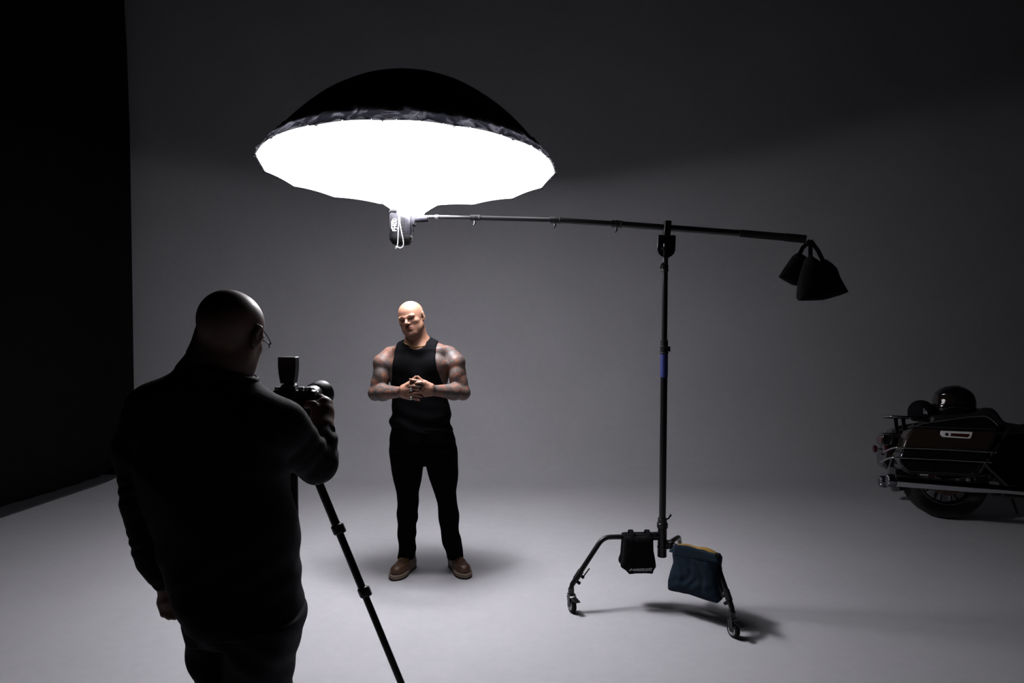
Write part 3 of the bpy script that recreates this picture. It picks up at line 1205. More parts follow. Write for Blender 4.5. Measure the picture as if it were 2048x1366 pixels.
mb.lathe(TA - Vector((0, 0, 0.03)), (0, 0, 1), [(0, 0.03), (0.005, 0.042), (0.05, 0.045), (0.056, 0.03)], 24)
mb.obj('hub', M_satin, tri)
mb = MB()
mb.cyl(TA + Vector((0, 0, 0.045)), TA - Vector((0, 0, 0.262)), 0.0145)
mb.obj('centre_column', M_blackmetal, tri)
mb = MB()
mb.lathe(TA + Vector((0, 0, 0.04)), (0, 0, 1), [(0, 0.02), (0.01, 0.024), (0.02, 0.024), (0.022, 0.018), (0.04, 0.02), (0.045, 0.03), (0.052, 0.03)], 20)
mb.obj('head', M_satin, tri)

# ------------------------------------------------------------------ people: materials
def skin_mat(name, base, tattoo=False):
    m = mat(name, base, 0.52, 0.0, spec=0.35)
    nt = m.node_tree
    L = nt.links
    b = nt.nodes['Principled BSDF']
    b.inputs['Subsurface Weight'].default_value = 0.12
    b.inputs['Subsurface Radius'].default_value = (0.012, 0.005, 0.003)
    b.inputs['Subsurface Scale'].default_value = 0.6
    tc = nd(m, 'ShaderNodeTexCoord')

    def noise(scale, det=4, dist=0.0, rough=0.6):
        n = nd(m, 'ShaderNodeTexNoise', Scale=scale, Detail=det, Roughness=rough)
        n.inputs['Distortion'].default_value = dist
        L.new(tc.outputs['Object'], n.inputs['Vector'])
        return n

    def ramp(src, a, b_, lo=0.0, hi=1.0):
        r = nd(m, 'ShaderNodeMapRange')
        for k, v in (('From Min', a), ('From Max', b_), ('To Min', lo), ('To Max', hi)):
            r.inputs[k].default_value = v
        L.new(src, r.inputs['Value'])
        return r.outputs[0]

    def mix(fac, A, B):
        x = nd(m, 'ShaderNodeMix', data_type='RGBA')
        for key, val in (('A', A), ('B', B)):
            if isinstance(val, tuple):
                x.inputs[key].default_value = (*val, 1)
            else:
                L.new(val, x.inputs[key])
        if isinstance(fac, float):
            x.inputs['Factor'].default_value = fac
        else:
            L.new(fac, x.inputs['Factor'])
        return x.outputs['Result']

    def attr(n_):
        a = nd(m, 'ShaderNodeAttribute')
        a.attribute_name = n_
        return a.outputs['Fac']

    def mul(a, b_):
        x = nd(m, 'ShaderNodeMath', operation='MULTIPLY')
        for i, v in enumerate((a, b_)):
            if isinstance(v, float):
                x.inputs[i].default_value = v
            else:
                L.new(v, x.inputs[i])
        return x.outputs[0]

    n0 = noise(30)
    col = mix(ramp(n0.outputs['Fac'], 0.35, 0.65), tuple(c * 0.9 for c in base), tuple(min(1, c * 1.08) for c in base))
    if tattoo:
        # inked sleeves: grey shading, dark line work, orange petals and scales
        n1 = noise(11, 5, 1.6)
        n2 = noise(19, 5, 2.2)
        n3 = noise(85, 4, 1.5)
        red = mix(ramp(n2.outputs['Fac'], 0.44, 0.56), tuple(c * 0.72 for c in base), (base[0] * 0.80, base[1] * 0.48, base[2] * 0.33))
        grey = mix(ramp(n3.outputs['Fac'], 0.38, 0.62), (0.028, 0.026, 0.028), (0.105, 0.090, 0.085))
        ink = mix(ramp(n1.outputs['Fac'], 0.42, 0.54), red, grey)
        vo = nd(m, 'ShaderNodeTexVoronoi', Scale=34.0)
        vo.feature = 'DISTANCE_TO_EDGE'
        wp = nd(m, 'ShaderNodeVectorMath', operation='MULTIPLY_ADD')
        wp.inputs[1].default_value = (0.11, 0.11, 0.11)
        L.new(n1.outputs['Color'], wp.inputs[0])
        L.new(tc.outputs['Object'], wp.inputs[2])
        L.new(wp.outputs['Vector'], vo.inputs['Vector'])
        ink = mix(ramp(vo.outputs['Distance'], 0.03, 0.10, 0.75, 0.0), ink, (0.035, 0.032, 0.035))
        wvt = nd(m, 'ShaderNodeTexWave', Scale=42.0, Distortion=11.0)
        wvt.inputs['Detail'].default_value = 3
        wvt.inputs['Detail Scale'].default_value = 1.6
        L.new(wp.outputs['Vector'], wvt.inputs['Vector'])
        ink = mix(ramp(wvt.outputs['Fac'], 0.0, 0.3, 0.6, 0.0), ink, (0.05, 0.045, 0.045))
        col = mix(mul(attr('tattoo'), 0.93), col, ink)
    col = mix(mul(attr('stubble'), 0.55), col, tuple(c * 0.38 for c in base))
    col = mix(attr('lips'), col, (base[0] * 0.72, base[1] * 0.42, base[2] * 0.42))
    L.new(col, b.inputs['Base Color'])
    n4 = noise(260, 2)
    bp = nd(m, 'ShaderNodeBump', Strength=0.15, Distance=0.001)
    L.new(n4.outputs['Fac'], bp.inputs['Height'])
    L.new(bp.outputs['Normal'], b.inputs['Normal'])
    return m


M_skin1 = skin_mat('tattooed_skin', (0.255, 0.128, 0.086), True)
M_skin2 = skin_mat('older_skin', (0.26, 0.15, 0.115))
M_tank = mat('black_jersey', (0.0028, 0.0028, 0.0036), 0.95, 0.0, bump=0.3, bscale=500, vary=0.2, spec=0.05)
M_trousers = mat('black_twill', (0.0016, 0.0016, 0.002), 0.95, 0.0, bump=0.3, bscale=600, vary=0.2, spec=0.03)
M_leather = mat('brown_leather', (0.070, 0.030, 0.014), 0.45, 0.0, bump=0.35, bscale=60, vary=0.4, vscale=14)
M_welt = mat('tan_crepe_sole', (0.185, 0.132, 0.098), 0.7, 0.0, bump=0.2, bscale=80, vary=0.12)
M_lace = mat('yellow_lace', (0.36, 0.24, 0.07), 0.7, 0.0, bump=0.3, bscale=900)
M_gold = mat('gold', (0.75, 0.52, 0.22), 0.28, 1.0, vary=0.05)
M_silver = mat('silver', (0.45, 0.45, 0.42), 0.3, 1.0, vary=0.1)
M_eye = mat('eye_white_shaded', (0.22, 0.19, 0.18), 0.3, 0.0, vary=0.02, spec=0.3)  # whites darkened: shade under the brow is put into the colour
M_iris = mat('brown_iris', (0.04, 0.022, 0.012), 0.2, 0.0, vary=0.2)
M_brow = mat('dark_brow_hair', (0.03, 0.017, 0.011), 0.95, 0.0, bump=0.5, bscale=900, spec=0.05)
M_knit = mat('charcoal_knit', (0.0135, 0.0125, 0.0165), 0.85, 0.0, bump=0.5, bscale=260, vary=0.2, spec=0.2)
M_rib = mat('ribbed_knit', (0.015, 0.014, 0.018), 0.85, 0.0, bump=0.3, bscale=300, vary=0.2, spec=0.2)
M_denim = mat('black_denim', (0.022, 0.021, 0.027), 0.85, 0.0, bump=0.4, bscale=500, vary=0.3, vscale=20, spec=0.2)


def head(f, R, T, sc, face=True):
    f.frame(R, T, sc)
    f.ell((0, -0.014, 0.036), (0.0765, 0.100, 0.082), 0.012)
    f.ell((0, 0.022, 0.030), (0.068, 0.072, 0.070), 0.03)                 # forehead
    f.ell((0, 0.030, -0.022), (0.062, 0.062, 0.070), 0.03)                # face
    for s_ in (-1, 1):
        f.cone((s_ * 0.054, 0.004, -0.050), (s_ * 0.026, 0.068, -0.096), 0.018, 0.017, 0.03)   # jaw
        f.ell((s_ * 0.047, 0.058, -0.022), (0.020, 0.022, 0.018), 0.018)  # cheekbones
        f.ell((s_ * 0.040, 0.048, -0.058), (0.022, 0.026, 0.028), 0.02)   # cheeks
    f.ell((0, 0.030, -0.078), (0.046, 0.052, 0.034), 0.03)
    f.ell((0, 0.076, -0.101), (0.020, 0.016, 0.017), 0.014)               # chin
    f.ell((0, 0.068, -0.064), (0.030, 0.026, 0.028), 0.016)               # mouth mound
    # sockets, brow
    for s_ in (-1, 1):
        f.ell((s_ * 0.032, 0.101, 0.001), (0.0225, 0.0235, 0.0130), 0.009, sub=True)
        f.cone((s_ * 0.010, 0.0940, 0.0125), (s_ * 0.046, 0.0850, 0.0160), 0.0100, 0.0095, 0.010)
    for s_ in (-1, 1):
        f.ell((s_ * 0.0315, 0.0715, 0.001), (0.0150, 0.0145, 0.0120), 0.004)
        f.cone((s_ * 0.018, 0.0845, 0.0030), (s_ * 0.046, 0.0770, 0.0020), 0.0050, 0.0048, 0.004)      # upper lid
        f.cone((s_ * 0.019, 0.0830, -0.0080), (s_ * 0.044, 0.0770, -0.0070), 0.0044, 0.0042, 0.004)     # lower lid
    # nose
    f.cone((0, 0.088, 0.014), (0, 0.1115, -0.024), 0.0075, 0.0095, 0.008)
    f.ell((0, 0.112, -0.027), (0.0115, 0.0105, 0.0095), 0.006)
    for s_ in (-1, 1):
        f.ell((s_ * 0.0135, 0.0985, -0.030), (0.0085, 0.0115, 0.0085), 0.005)
        f.ell((s_ * 0.0065, 0.104, -0.0385), (0.0042, 0.006, 0.0045), 0.002, sub=True)
    # mouth
    f.cone((-0.019, 0.0895, -0.0565), (0, 0.0955, -0.0535), 0.0045, 0.0062, 0.004)
    f.cone((0.019, 0.0895, -0.0565), (0, 0.0955, -0.0535), 0.0045, 0.0062, 0.004)
    f.cone((-0.015, 0.0895, -0.0655), (0.015, 0.0895, -0.0655), 0.0065, 0.0065, 0.005)
    f.cone((-0.023, 0.095, -0.0605), (0.023, 0.095, -0.0605), 0.0022, 0.0022, 0.003, sub=True)
    f.ell((0, 0.093, -0.079), (0.014, 0.007, 0.004), 0.008, sub=True)
    # ears
    for s_ in (-1, 1):
        a = s_ * 0.30
        ca, sa = math.cos(a), math.sin(a)
        Rz = np.array([[ca, sa, 0], [-sa, ca, 0], [0, 0, 1.0]])
        b_ = 0.16
        Rx = np.array([[1, 0, 0], [0, math.cos(b_), math.sin(b_)], [0, -math.sin(b_), math.cos(b_)]])
        A = Rz @ Rx
        f.ell((s_ * 0.0835, -0.008, 0.003), (0.0080, 0.0205, 0.033), 0.004, R=A)
        f.ell((s_ * 0.078, 0.000, -0.022), (0.006, 0.010, 0.012), 0.005, R=A)
        f.ell((s_ * 0.0925, -0.003, 0.007), (0.006, 0.0115, 0.020), 0.004, R=A, sub=True)
    f.frame()


def head_attrs(R, T, sc):
    def loc(P):
        return ((P - T) @ R) / sc
    def lips(P):
        p = loc(P)
        m = sstep(0.026, 0.020, np.abs(p[:, 0])) * sstep(0.0725, 0.0690, -p[:, 2]) * sstep(0.0480, 0.0510, -p[:, 2]) * sstep(0.080, 0.086, p[:, 1])
        return m * 0.85
    def stub(P):
        p = loc(P)
        r = sstep(-0.02, 0.03, p[:, 1])
        low = sstep(-0.045, -0.075, p[:, 2]) * sstep(-0.16, -0.12, p[:, 2])
        cheek = 1 - 0.8 * sstep(0.030, 0.0, np.abs(p[:, 0])) * sstep(-0.05, -0.04, p[:, 2])
        mous = sstep(0.03, 0.02, np.abs(p[:, 0])) * sstep(-0.038, -0.044, p[:, 2]) * sstep(-0.056, -0.05, p[:, 2]) * sstep(0.06, 0.08, p[:, 1])
        return np.clip(r * low * cheek * 0.9 + mous * 0.6, 0, 1)
    return lips, stub


# ------------------------------------------------------------------ the tattooed man
SY = 4.5
S0 = Vector((-0.590, SY, 0))
man = empty('person', S0)
tag(man, 'bald man with tattooed arms in black tank top, hands clasped, standing under the umbrella', 'person')
S = lambda px, py, dy=0.0: np.array(W(px, py, SY + dy))

f = Field(axis_pts((-1.0, -0.80, 0.0034), (-0.80, -0.50, 0.0025), (-0.50, -0.22, 0.0034)),
          axis_pts((SY - 0.36, SY - 0.20, 0.0028), (SY - 0.20, SY - 0.08, 0.0030), (SY - 0.08, SY + 0.17, 0.0045)),
          axis_pts((0.92, 1.12, 0.008), (1.12, 1.36, 0.0025), (1.36, 1.56, 0.004), (1.56, 1.86, 0.0025)))


def rows_from(L, Ybase, dz=0.0):
    """(py, xl, xr, ydepth, b, n)"""
    out = []
    for py, xl, xr, dy, b, n in L:
        c = W((xl + xr) / 2, py, Ybase + dy)
        a = (xr - xl) / 2 / FPX * (Ybase + dy)
        out.append((c[2] + dz, c[0], c[1], a, b, n))
    return out


torso = [(703, 800, 878, 0.03, 0.07, 2.2), (712, 786, 890, 0.025, 0.095, 2.3), (722, 780, 897, 0.02, 0.115, 2.4), (740, 778, 899, 0.015, 0.13, 2.4), (758, 779, 897, 0.015, 0.13, 2.4),
         (775, 784, 893, 0.015, 0.125, 2.3), (800, 786, 890, 0.015, 0.12, 2.3), (830, 787, 893, 0.015, 0.12, 2.3), (860, 786, 898, 0.015, 0.12, 2.3), (875, 786, 900, 0.015, 0.12, 2.3)]
f.loft(rows_from(torso, SY), 0.01)
# chest
f.ell(S(812, 728, -0.06), (0.085, 0.05, 0.065), 0.04)
f.ell(S(864, 728, -0.06), (0.085, 0.05, 0.065), 0.04)
# neck, traps
f.cone(S(838, 706, 0.02), S(829, 652, -0.005), 0.078, 0.066, 0.02)
f.cone(S(832, 692, 0.03), S(790, 706, 0.04), 0.060, 0.047, 0.05)
f.cone(S(845, 692, 0.03), S(888, 705, 0.04), 0.060, 0.047, 0.05)
f.cone(S(842, 700, -0.04), S(800, 702, -0.02), 0.03, 0.03, 0.05)
f.cone(S(842, 700, -0.04), S(880, 702, -0.02), 0.03, 0.03, 0.05)
# deltoids and arms
arms = [
    dict(sh=(779, 711, 0.025), de=(766, 726, 0.0), el=(751.5, 786, -0.035), wr=(795, 785, -0.195), s=-1),
    dict(sh=(899, 709, 0.025), de=(911, 725, 0.0), el=(925.5, 785, -0.035), wr=(871, 782, -0.200), s=1),
]
for a in arms:
    sh, de, el, wr = S(*a['sh']), S(*a['de']), S(*a['el']), S(*a['wr'])
    f.cone(sh, de, 0.054, 0.066, 0.03)
    f.cone(de, sh * 0.25 + el * 0.75, 0.056, 0.050, 0.012)
    f.ell(sh * 0.45 + el * 0.55 + np.array([0, -0.018, 0]), (0.050, 0.056, 0.078), 0.012)
    f.ell(sh * 0.5 + el * 0.5 + np.array([a['s'] * 0.014, 0.02, -0.01]), (0.052, 0.050, 0.085), 0.012)
    f.cone(sh * 0.25 + el * 0.75, el, 0.054, 0.043, 0.02)
    f.ell(el + np.array([a['s'] * 0.004, 0.004, -0.004]), (0.040, 0.045, 0.043), 0.02)
    m1 = el * 0.66 + wr * 0.34
    f.cone(el, m1, 0.045, 0.051, 0.02)
    f.cone(m1, wr, 0.051, 0.031, 0.02)
    f.cone(m1 + np.array([0, 0, 0.006]), wr + np.array([0, 0, 0.006]), 0.044, 0.026, 0.02)

# hands (measured on the clasp)
HY = -0.245
H = lambda px, py, dy=0.0: np.array(W(px, py, SY + HY + dy))
# left-of-picture hand: palm back
f.cone(S(795, 785, -0.195), H(808, 781, 0.005), 0.029, 0.030, 0.015)
f.cone(H(806, 776, 0.0), H(817, 769, -0.004), 0.021, 0.017, 0.014)
f.cone(H(806, 781, 0.0), H(819, 779, -0.004), 0.023, 0.018, 0.014)
f.cone(H(806, 787, 0.0), H(818, 790, -0.002), 0.022, 0.018, 0.014)
f.cone(H(805, 791, 0.004), H(817, 795, 0.0), 0.016, 0.015, 0.014)
# right-of-picture hand
f.cone(S(871, 782, -0.200), H(862, 779, 0.005), 0.029, 0.030, 0.015)
f.cone(H(862, 773, 0.0), H(850, 766, -0.004), 0.021, 0.017, 0.014)
f.cone(H(862, 778, 0.0), H(849, 774, -0.004), 0.023, 0.018, 0.014)
f.cone(H(862, 784, 0.0), H(850, 784, -0.002), 0.022, 0.018, 0.014)
f.cone(H(862, 787, 0.004), H(850, 790, 0.0), 0.017, 0.015, 0.014)
fk = 0.0015
# index tips meeting at the top
f.chain([H(817, 768, 0.0), H(824, 761, -0.005), H(831.3, 753.5, -0.004)], [0.0125, 0.0092, 0.0078], 0.008, fk)
f.chain([H(850, 765, 0.0), H(842, 759.5, -0.005), H(835.6, 753.3, -0.004)], [0.0125, 0.0092, 0.0078], 0.008, fk)
# right hand's fingers reaching left over the other hand
R_f = [[(849, 768, -0.004), (838, 762.2, -0.020), (829, 760.8, -0.024), (820, 758.8, -0.016)],
       [(850, 771, -0.006), (843, 765.0, -0.026), (834, 765.8, -0.030), (827, 768.0, -0.020)],
       [(850, 778, -0.006), (838, 773.6, -0.026), (828, 771.6, -0.028), (818, 772.6, -0.014)],
       [(850, 788, -0.004), (840, 785.0, -0.022), (829, 786.2, -0.024), (820, 788.0, -0.012)]]
L_f = [[(818, 780, -0.006), (828, 777.6, -0.020), (836, 779.6, -0.026), (844, 782.2, -0.018)],
       [(818, 790, -0.004), (827, 790.4, -0.018), (835, 792.0, -0.022), (843, 794.0, -0.012)],
       [(817, 796, -0.002), (824, 796.5, -0.014), (831, 798.5, -0.016), (838, 800.5, -0.008)]]
for F_ in R_f + L_f:
    f.chain([H(*p) for p in F_], [0.0115, 0.0088, 0.0082, 0.0068], fk, fk)

# head turned towards the left of the picture and tilted
yaw = math.radians(13)
SR = frame3((-math.sin(yaw), -math.cos(yaw), -0.03), (0, 0, 1), math.radians(13))
ST = S(823.5, 637.5, -0.03)
SSC = 0.985
head(f, SR, ST, SSC)
f.cone(S(831, 668, -0.03), S(836, 700, 0.0), 0.045, 0.06, 0.03)

hand_c = H(833, 778)


def tattoo(P):
    d = np.sqrt(((P - hand_c) ** 2).sum(1))
    m = sstep(0.095, 0.115, np.abs(P[:, 0] - hand_c[0]) + 0.0 * d)
    below = P[:, 2] < 1.40
    m = np.where(below, m, 1.0)
    nk = S(838, 690)
    dn_ = np.sqrt(((P - nk) ** 2).sum(1))
    m = m * sstep(0.095, 0.12, dn_)
    hz = S(838, 668)[2]
    return m * sstep(hz, hz - 0.02, P[:, 2])


lp, stb = head_attrs(SR, ST, SSC)
BF = f
me = f.mesh('body', {'tattoo': tattoo, 'lips': lp, 'stubble': stb})
link_mesh('body', me, M_skin1, man, angle=None)

Rm = Matrix([list(r) for r in SR])


def hl(p, R=SR, T=ST, sc=SSC):
    return Vector(T + R @ (np.array(p, float) * sc))


def eyes(parent, R, T, sc):
    Rq = Matrix([list(r) for r in R])
    for s_ in (-1, 1):
        c = np.array((s_ * 0.0315, 0.0735, -0.0010))
        mb = MB()
        mb.ell(hl(c, R, T, sc), (0.0132 * sc,) * 3, 24)
        e = mb.obj('eye', M_eye, parent)
        mb = MB()
        d = Rq @ Vector((0.12, 1, -0.02)).normalized()
        cc = hl(c, R, T, sc)
        mb.lathe(cc + d * 0.0119 * sc, d, [(0, 0.0056), (0.0008, 0.0052), (0.0014, 0.0035), (0.0016, 0.001)], 18)
        mb.obj('iris', M_iris, e)
        mb = MB()
        pts = [(s_ * 0.012, 0.1018, 0.0165), (s_ * 0.022, 0.1003, 0.0190), (s_ * 0.036, 0.0950, 0.0215), (s_ * 0.050, 0.0825, 0.0185)]
        mb.tube(bez([hl(p, R, T, sc) for p in pts], 5), [0.0012 + 0.0013 * math.sin(PI * i / 15) for i in range(16)], 8)
        mb.obj('eyebrow', M_brow, parent)


eyes(man, SR, ST, SSC)

# tank top: torso grown a little, cut at armholes and neck
g = Field(axis_pts((-0.88, -0.30, 0.0045)), axis_pts((SY - 0.21, SY + 0.22, 0.0045)), axis_pts((0.93, 1.63, 0.0042)))
tank = [(703, 786, 890, 0.03, 0.09, 2.3), (712, 783, 893, 0.025, 0.105, 2.3), (722, 779, 898, 0.02, 0.123, 2.4), (740, 777, 900, 0.015, 0.139, 2.4), (758, 778, 898, 0.015, 0.139, 2.4),
        (775, 783, 894.5, 0.015, 0.135, 2.3), (800, 783.5, 894, 0.015, 0.136, 2.3), (815, 783, 901, 0.015, 0.137, 2.3), (830, 782.5, 902, 0.015, 0.138, 2.3), (842, 779, 900, 0.015, 0.14, 2.3),
        (850, 780, 902, 0.015, 0.14, 2.3), (862, 783, 905, 0.015, 0.14, 2.3)]
fold = lambda X, Y, Z: 0.004 * np.sin(Z * 60 + 3 * np.sin(X * 9) + Y * 8) * sstep(1.22, 1.0, Z) + 0.0025 * np.sin(X * 45 + 8 * Z)
g.loft(rows_from(tank, SY), 0.01, disp=fold)
g.ell(S(812, 728, -0.065), (0.092, 0.054, 0.072), 0.04)
g.ell(S(864, 728, -0.065), (0.092, 0.054, 0.072), 0.04)
g.cone(S(832, 692, 0.03), S(790, 706, 0.04), 0.075, 0.057, 0.05)
g.cone(S(845, 692, 0.03), S(888, 705, 0.04), 0.076, 0.057, 0.05)
g.cone(S(842, 700, -0.042), S(800, 702, -0.02), 0.039, 0.039, 0.05)
g.cone(S(842, 700, -0.042), S(880, 702, -0.02), 0.039, 0.039, 0.05)
X, Y, Z = g.all()
zc = lambda py: float(S(840, py)[2])
xl = np.interp(Z.ravel(), [zc(780), zc(774), zc(760), zc(735), zc(710), zc(690), zc(670)], [S(q, 700)[0] for q in (770, 781, 786.5, 788.5, 791, 793.5, 796)])[None, None, :]
xr = np.interp(Z.ravel(), [zc(780), zc(774), zc(760), zc(735), zc(710), zc(690), zc(670)], [S(q, 700)[0] for q in (905, 893, 885, 877.5, 873.5, 874.5, 877)])[None, None, :]
cut = np.maximum(xl - X, X - xr)
g.F = np.maximum(g.F, np.broadcast_to(cut, g.F.shape)).astype(np.float32)
# neck hole: tilted ellipse around the neck
nc = S(834.5, 676, -0.01)
zn = Z - (nc[2] + 0.0)
ed = np.sqrt(((X - nc[0]) / 0.077) ** 2 + ((Y - nc[1] - 0.02 + 0.0 * Z) / 0.088) ** 2) - 1
neckcut = ed * 0.079
low = nc[2] - 0.058 + 0.75 * np.clip(Y - (SY - 0.085), 0, 0.1) * 1.0
bowl = np.sqrt(((X - nc[0]) / 0.086) ** 2 + ((Z - nc[2] - 0.015) / 0.086) ** 2 + ((Y - SY + 0.09) / 0.085) ** 2) - 1
g.F = np.maximum(g.F, -(bowl * 0.075)).astype(np.float32)
g.F = np.maximum(g.F, np.broadcast_to(-neckcut, g.F.shape)).astype(np.float32)
link_mesh('tank_top', g.mesh('tank_top', relax=5), M_tank, man, angle=None)

# trousers
g = Field(axis_pts((-0.86, -0.24, 0.005)), axis_pts((SY - 0.2, SY + 0.24, 0.005)), axis_pts((0.04, 1.03, 0.0055)))
tfold = lambda X, Y, Z: 0.0035 * np.sin(Z * 41 + 5 * np.sin(X * 14 + 2 + 3 * Z) + Y * 20) * (0.25 + 0.75 * sstep(0.62, 0.3, Z)) + 0.002 * np.sin(Z * 17 + X * 30)
hips = [(852, 783, 904, 0.015, 0.142, 2.4), (868, 780, 908, 0.015, 0.143, 2.4), (878, 778.5, 912, 0.015, 0.143, 2.4), (900, 779.5, 914.5, 0.02, 0.135, 2.5), (915, 781, 915, 0.02, 0.125, 2.6), (926, 783, 915, 0.02, 0.11, 2.8)]
g.loft(rows_from(hips, SY), 0.0, disp=tfold, smooth=4)
legL = [(895, 779.5, 850, 0.02, 0.125, 2.3), (925, 782, 847.5, 0.02, 0.12, 2.2), (960, 787, 843.5, 0.02, 0.105, 2.2), (985, 793.5, 838, 0.02, 0.09, 2.2), (1005, 794, 836.5, 0.02, 0.085, 2.2), (1030, 794.5, 836, 0.03, 0.08, 2.2),
        (1065, 796, 832.5, 0.035, 0.075, 2.2), (1085, 796.5, 831.5, 0.045, 0.070, 2.2), (1102, 795.5, 831, 0.07, 0.060, 2.2), (1115, 794, 830, 0.085, 0.058, 2.2)]
legR = [(895, 846, 914.5, 0.02, 0.125, 2.3), (925, 851.5, 915.5, 0.02, 0.12, 2.2), (960, 860, 916.5, 0.02, 0.105, 2.2), (985, 869.5, 912.5, 0.02, 0.09, 2.2), (1005, 874, 915, 0.02, 0.085, 2.2), (1030, 876.5, 917.5, 0.03, 0.08, 2.2),
        (1065, 881, 918.5, 0.035, 0.075, 2.2), (1085, 886, 923, 0.045, 0.070, 2.2), (1102, 891.5, 928, 0.07, 0.060, 2.2), (1115, 893.5, 928.5, 0.085, 0.058, 2.2)]
g.loft(rows_from(legL, SY - 0.01), 0.004, disp=tfold, smooth=4)
g.loft(rows_from(legR, SY - 0.01), 0.004, disp=tfold, smooth=4)
link_mesh('trousers', g.mesh('trousers'), M_trousers, man, angle=None)


def shoe(parent, heel, toe, side):
    """work shoe from heel point to toe point on the floor"""
    heel, toe = Vector(heel), Vector(toe)
    d = (toe - heel)
    L_ = d.length
    ang = math.atan2(d.y, d.x)
    M = Matrix.Translation(heel) @ Matrix.Rotation(ang, 4, 'Z')
    g = Field(axis_pts((-0.02, L_ + 0.02, 0.003)), axis_pts((-0.075, 0.075, 0.003)), axis_pts((0.012, 0.17, 0.003)))
    k = L_ / 0.30
    g.cone((0.045 * k, 0, 0.055), (0.055 * k, 0, 0.145), 0.040, 0.042, 0.02)
    g.cone((0.045 * k, 0, 0.045), (0.13 * k, 0, 0.050), 0.038, 0.040, 0.03)
    g.cone((0.075 * k, 0, 0.110), (0.17 * k, 0, 0.066), 0.036, 0.032, 0.03)
    g.ell((0.215 * k, side * 0.004, 0.048), (0.073 * k, 0.048, 0.036), 0.03)
    g.ell((0.235 * k, side * 0.006, 0.050), (0.048 * k, 0.040, 0.033), 0.02)
    g.ell((0.13 * k, 0, 0.040), (0.10 * k, 0.040, 0.040), 0.03)
    # raised moc-toe seam
    pts = [(0.15 * k, 0.030, 0.088), (0.20 * k, 0.034, 0.079), (0.250 * k, 0.027, 0.074), (0.268 * k, 0.0, 0.072), (0.250 * k, -0.027, 0.074), (0.20 * k, -0.034, 0.079), (0.15 * k, -0.030, 0.088)]
    g.chain(bez(pts, 5), [0.0032] * 31, 0.004, 0.004)
    X, Y, Z = g.all()
    g.F = np.maximum(g.F, 0.030 - Z + 0 * X).astype(np.float32)
    me = g.mesh('upper')
    me.transform(M)
    up = link_mesh('shoe', me, M_leather, parent, angle=None)
    us = [0.0, 0.045, 0.16, 0.30, 0.45, 0.60, 0.74, 0.87, 0.96]
    wf = [0.014, 0.034, 0.0415, 0.0405, 0.044, 0.0525, 0.055, 0.0475, 0.028]
    key = [(u * L_ * 1.03 - 0.004, w_ * 1.03 + side * 0.006 * u, 0) for u, w_ in zip(us, wf)] + [(L_ * 1.03 - 0.002, side * 0.006, 0)]
    key += [(u * L_ * 1.03 - 0.004, -w_ * 1.03 + side * 0.006 * u, 0) for u, w_ in reversed(list(zip(us, wf)))]
    key.append(key[0])
    outl = [tuple(p) for p in bez(key, 5)[:-1]]
    # welt + sole
    mb = MB()
    mb.prism([M @ Vector((x, y, 0.008)) for x, y, z in outl], (0, 0, 0.026))
    mb.obj('sole', M_welt, up, bevel=0.004, label='tan crepe sole')
    mb = MB()
    mb.prism([M @ Vector((x, y, 0.0005)) for x, y, z in outl], (0, 0, 0.0075))
    mb.obj('outsole', M_rubber, up)
    # laces: bars and a bow lying on the vamp

    def tz(x, y, up_=0.0015):
        ix = min(len(g.x) - 1, int(np.searchsorted(g.x, x)))
        iy = min(len(g.y) - 1, int(np.searchsorted(g.y, y)))
        ins = np.where(g.F[ix, iy] < 0)[0]
        return M @ Vector((x, y, (float(g.z[ins[-1]]) if len(ins) else 0.035) + up_))

    mb = MB()
    for i in range(4):
        x0 = (0.112 + 0.016 * i) * k
        for s_ in (-1, 1):
            mb.tube([tz(x0 + 0.010 * q / 6, s_ * (0.024 - 0.048 * q / 6)) for q in range(7)], 0.0021, 6)
    for s_ in (-1, 1):
        mb.tube(bez([tz(0.118 * k, 0, 0.004), tz(0.128 * k, s_ * 0.020, 0.007), tz(0.145 * k, s_ * 0.032, 0.002), tz(0.138 * k, s_ * 0.018, 0.004), tz(0.120 * k, 0, 0.003)], 6), 0.0021, 6)
        mb.tube([tz((0.120 + 0.045 * q / 8) * k, s_ * (0.002 + 0.036 * q / 8), 0.003) for q in range(9)], 0.0021, 6)
    mb.obj('laces', M_lace, up, label='yellow laces')
    return up


ft = FLR
h1, t1 = ft(828, 1134), ft(783, 1164)
shoe(man, (h1[0] - 0.012, h1[1] + 0.02, 0), (t1[0] + 0.012, t1[1] + 0.015, 0), -1)
h2, t2 = ft(900, 1131), ft(932, 1160)
shoe(man, (h2[0] + 0.015, h2[1] + 0.02, 0), (t2[0] + 0.0, t2[1] + 0.01, 0), 1)

# gold chain, ear stud, rings
mb = MB()
chain = []
for i in range(60):
    a = 2 * PI * i / 60
    z = float(zc(674)) - 0.058 * (0.5 + 0.5 * math.cos(a)) ** 1.2
    kz = int(np.searchsorted(BF.z, z))
    ox, oy = float(S(837, 680)[0]), SY + 0.005
    r = 0.04
    while r < 0.16:
        ix = int(np.searchsorted(BF.x, ox + r * math.sin(a)))
        iy = int(np.searchsorted(BF.y, oy - r * math.cos(a)))
        if iy >= len(BF.y) or BF.F[ix, iy, kz] > 0.0:
            break
        r += 0.001
    r += 0.001
    chain.append(Vector((ox + r * math.sin(a), oy - r * math.cos(a), z)))
chain = [(chain[i - 1] + chain[i] * 2 + chain[(i + 1) % 60]) / 4 for i in range(60)]
mb.tube(chain, 0.0024, 8, closed=True)
mb.obj('necklace', M_gold, man)
mb = MB()
mb.ell(hl((-0.088, 0.003, -0.027)), (0.0032,) * 3, 10)
mb.obj('earring', M_silver, man)


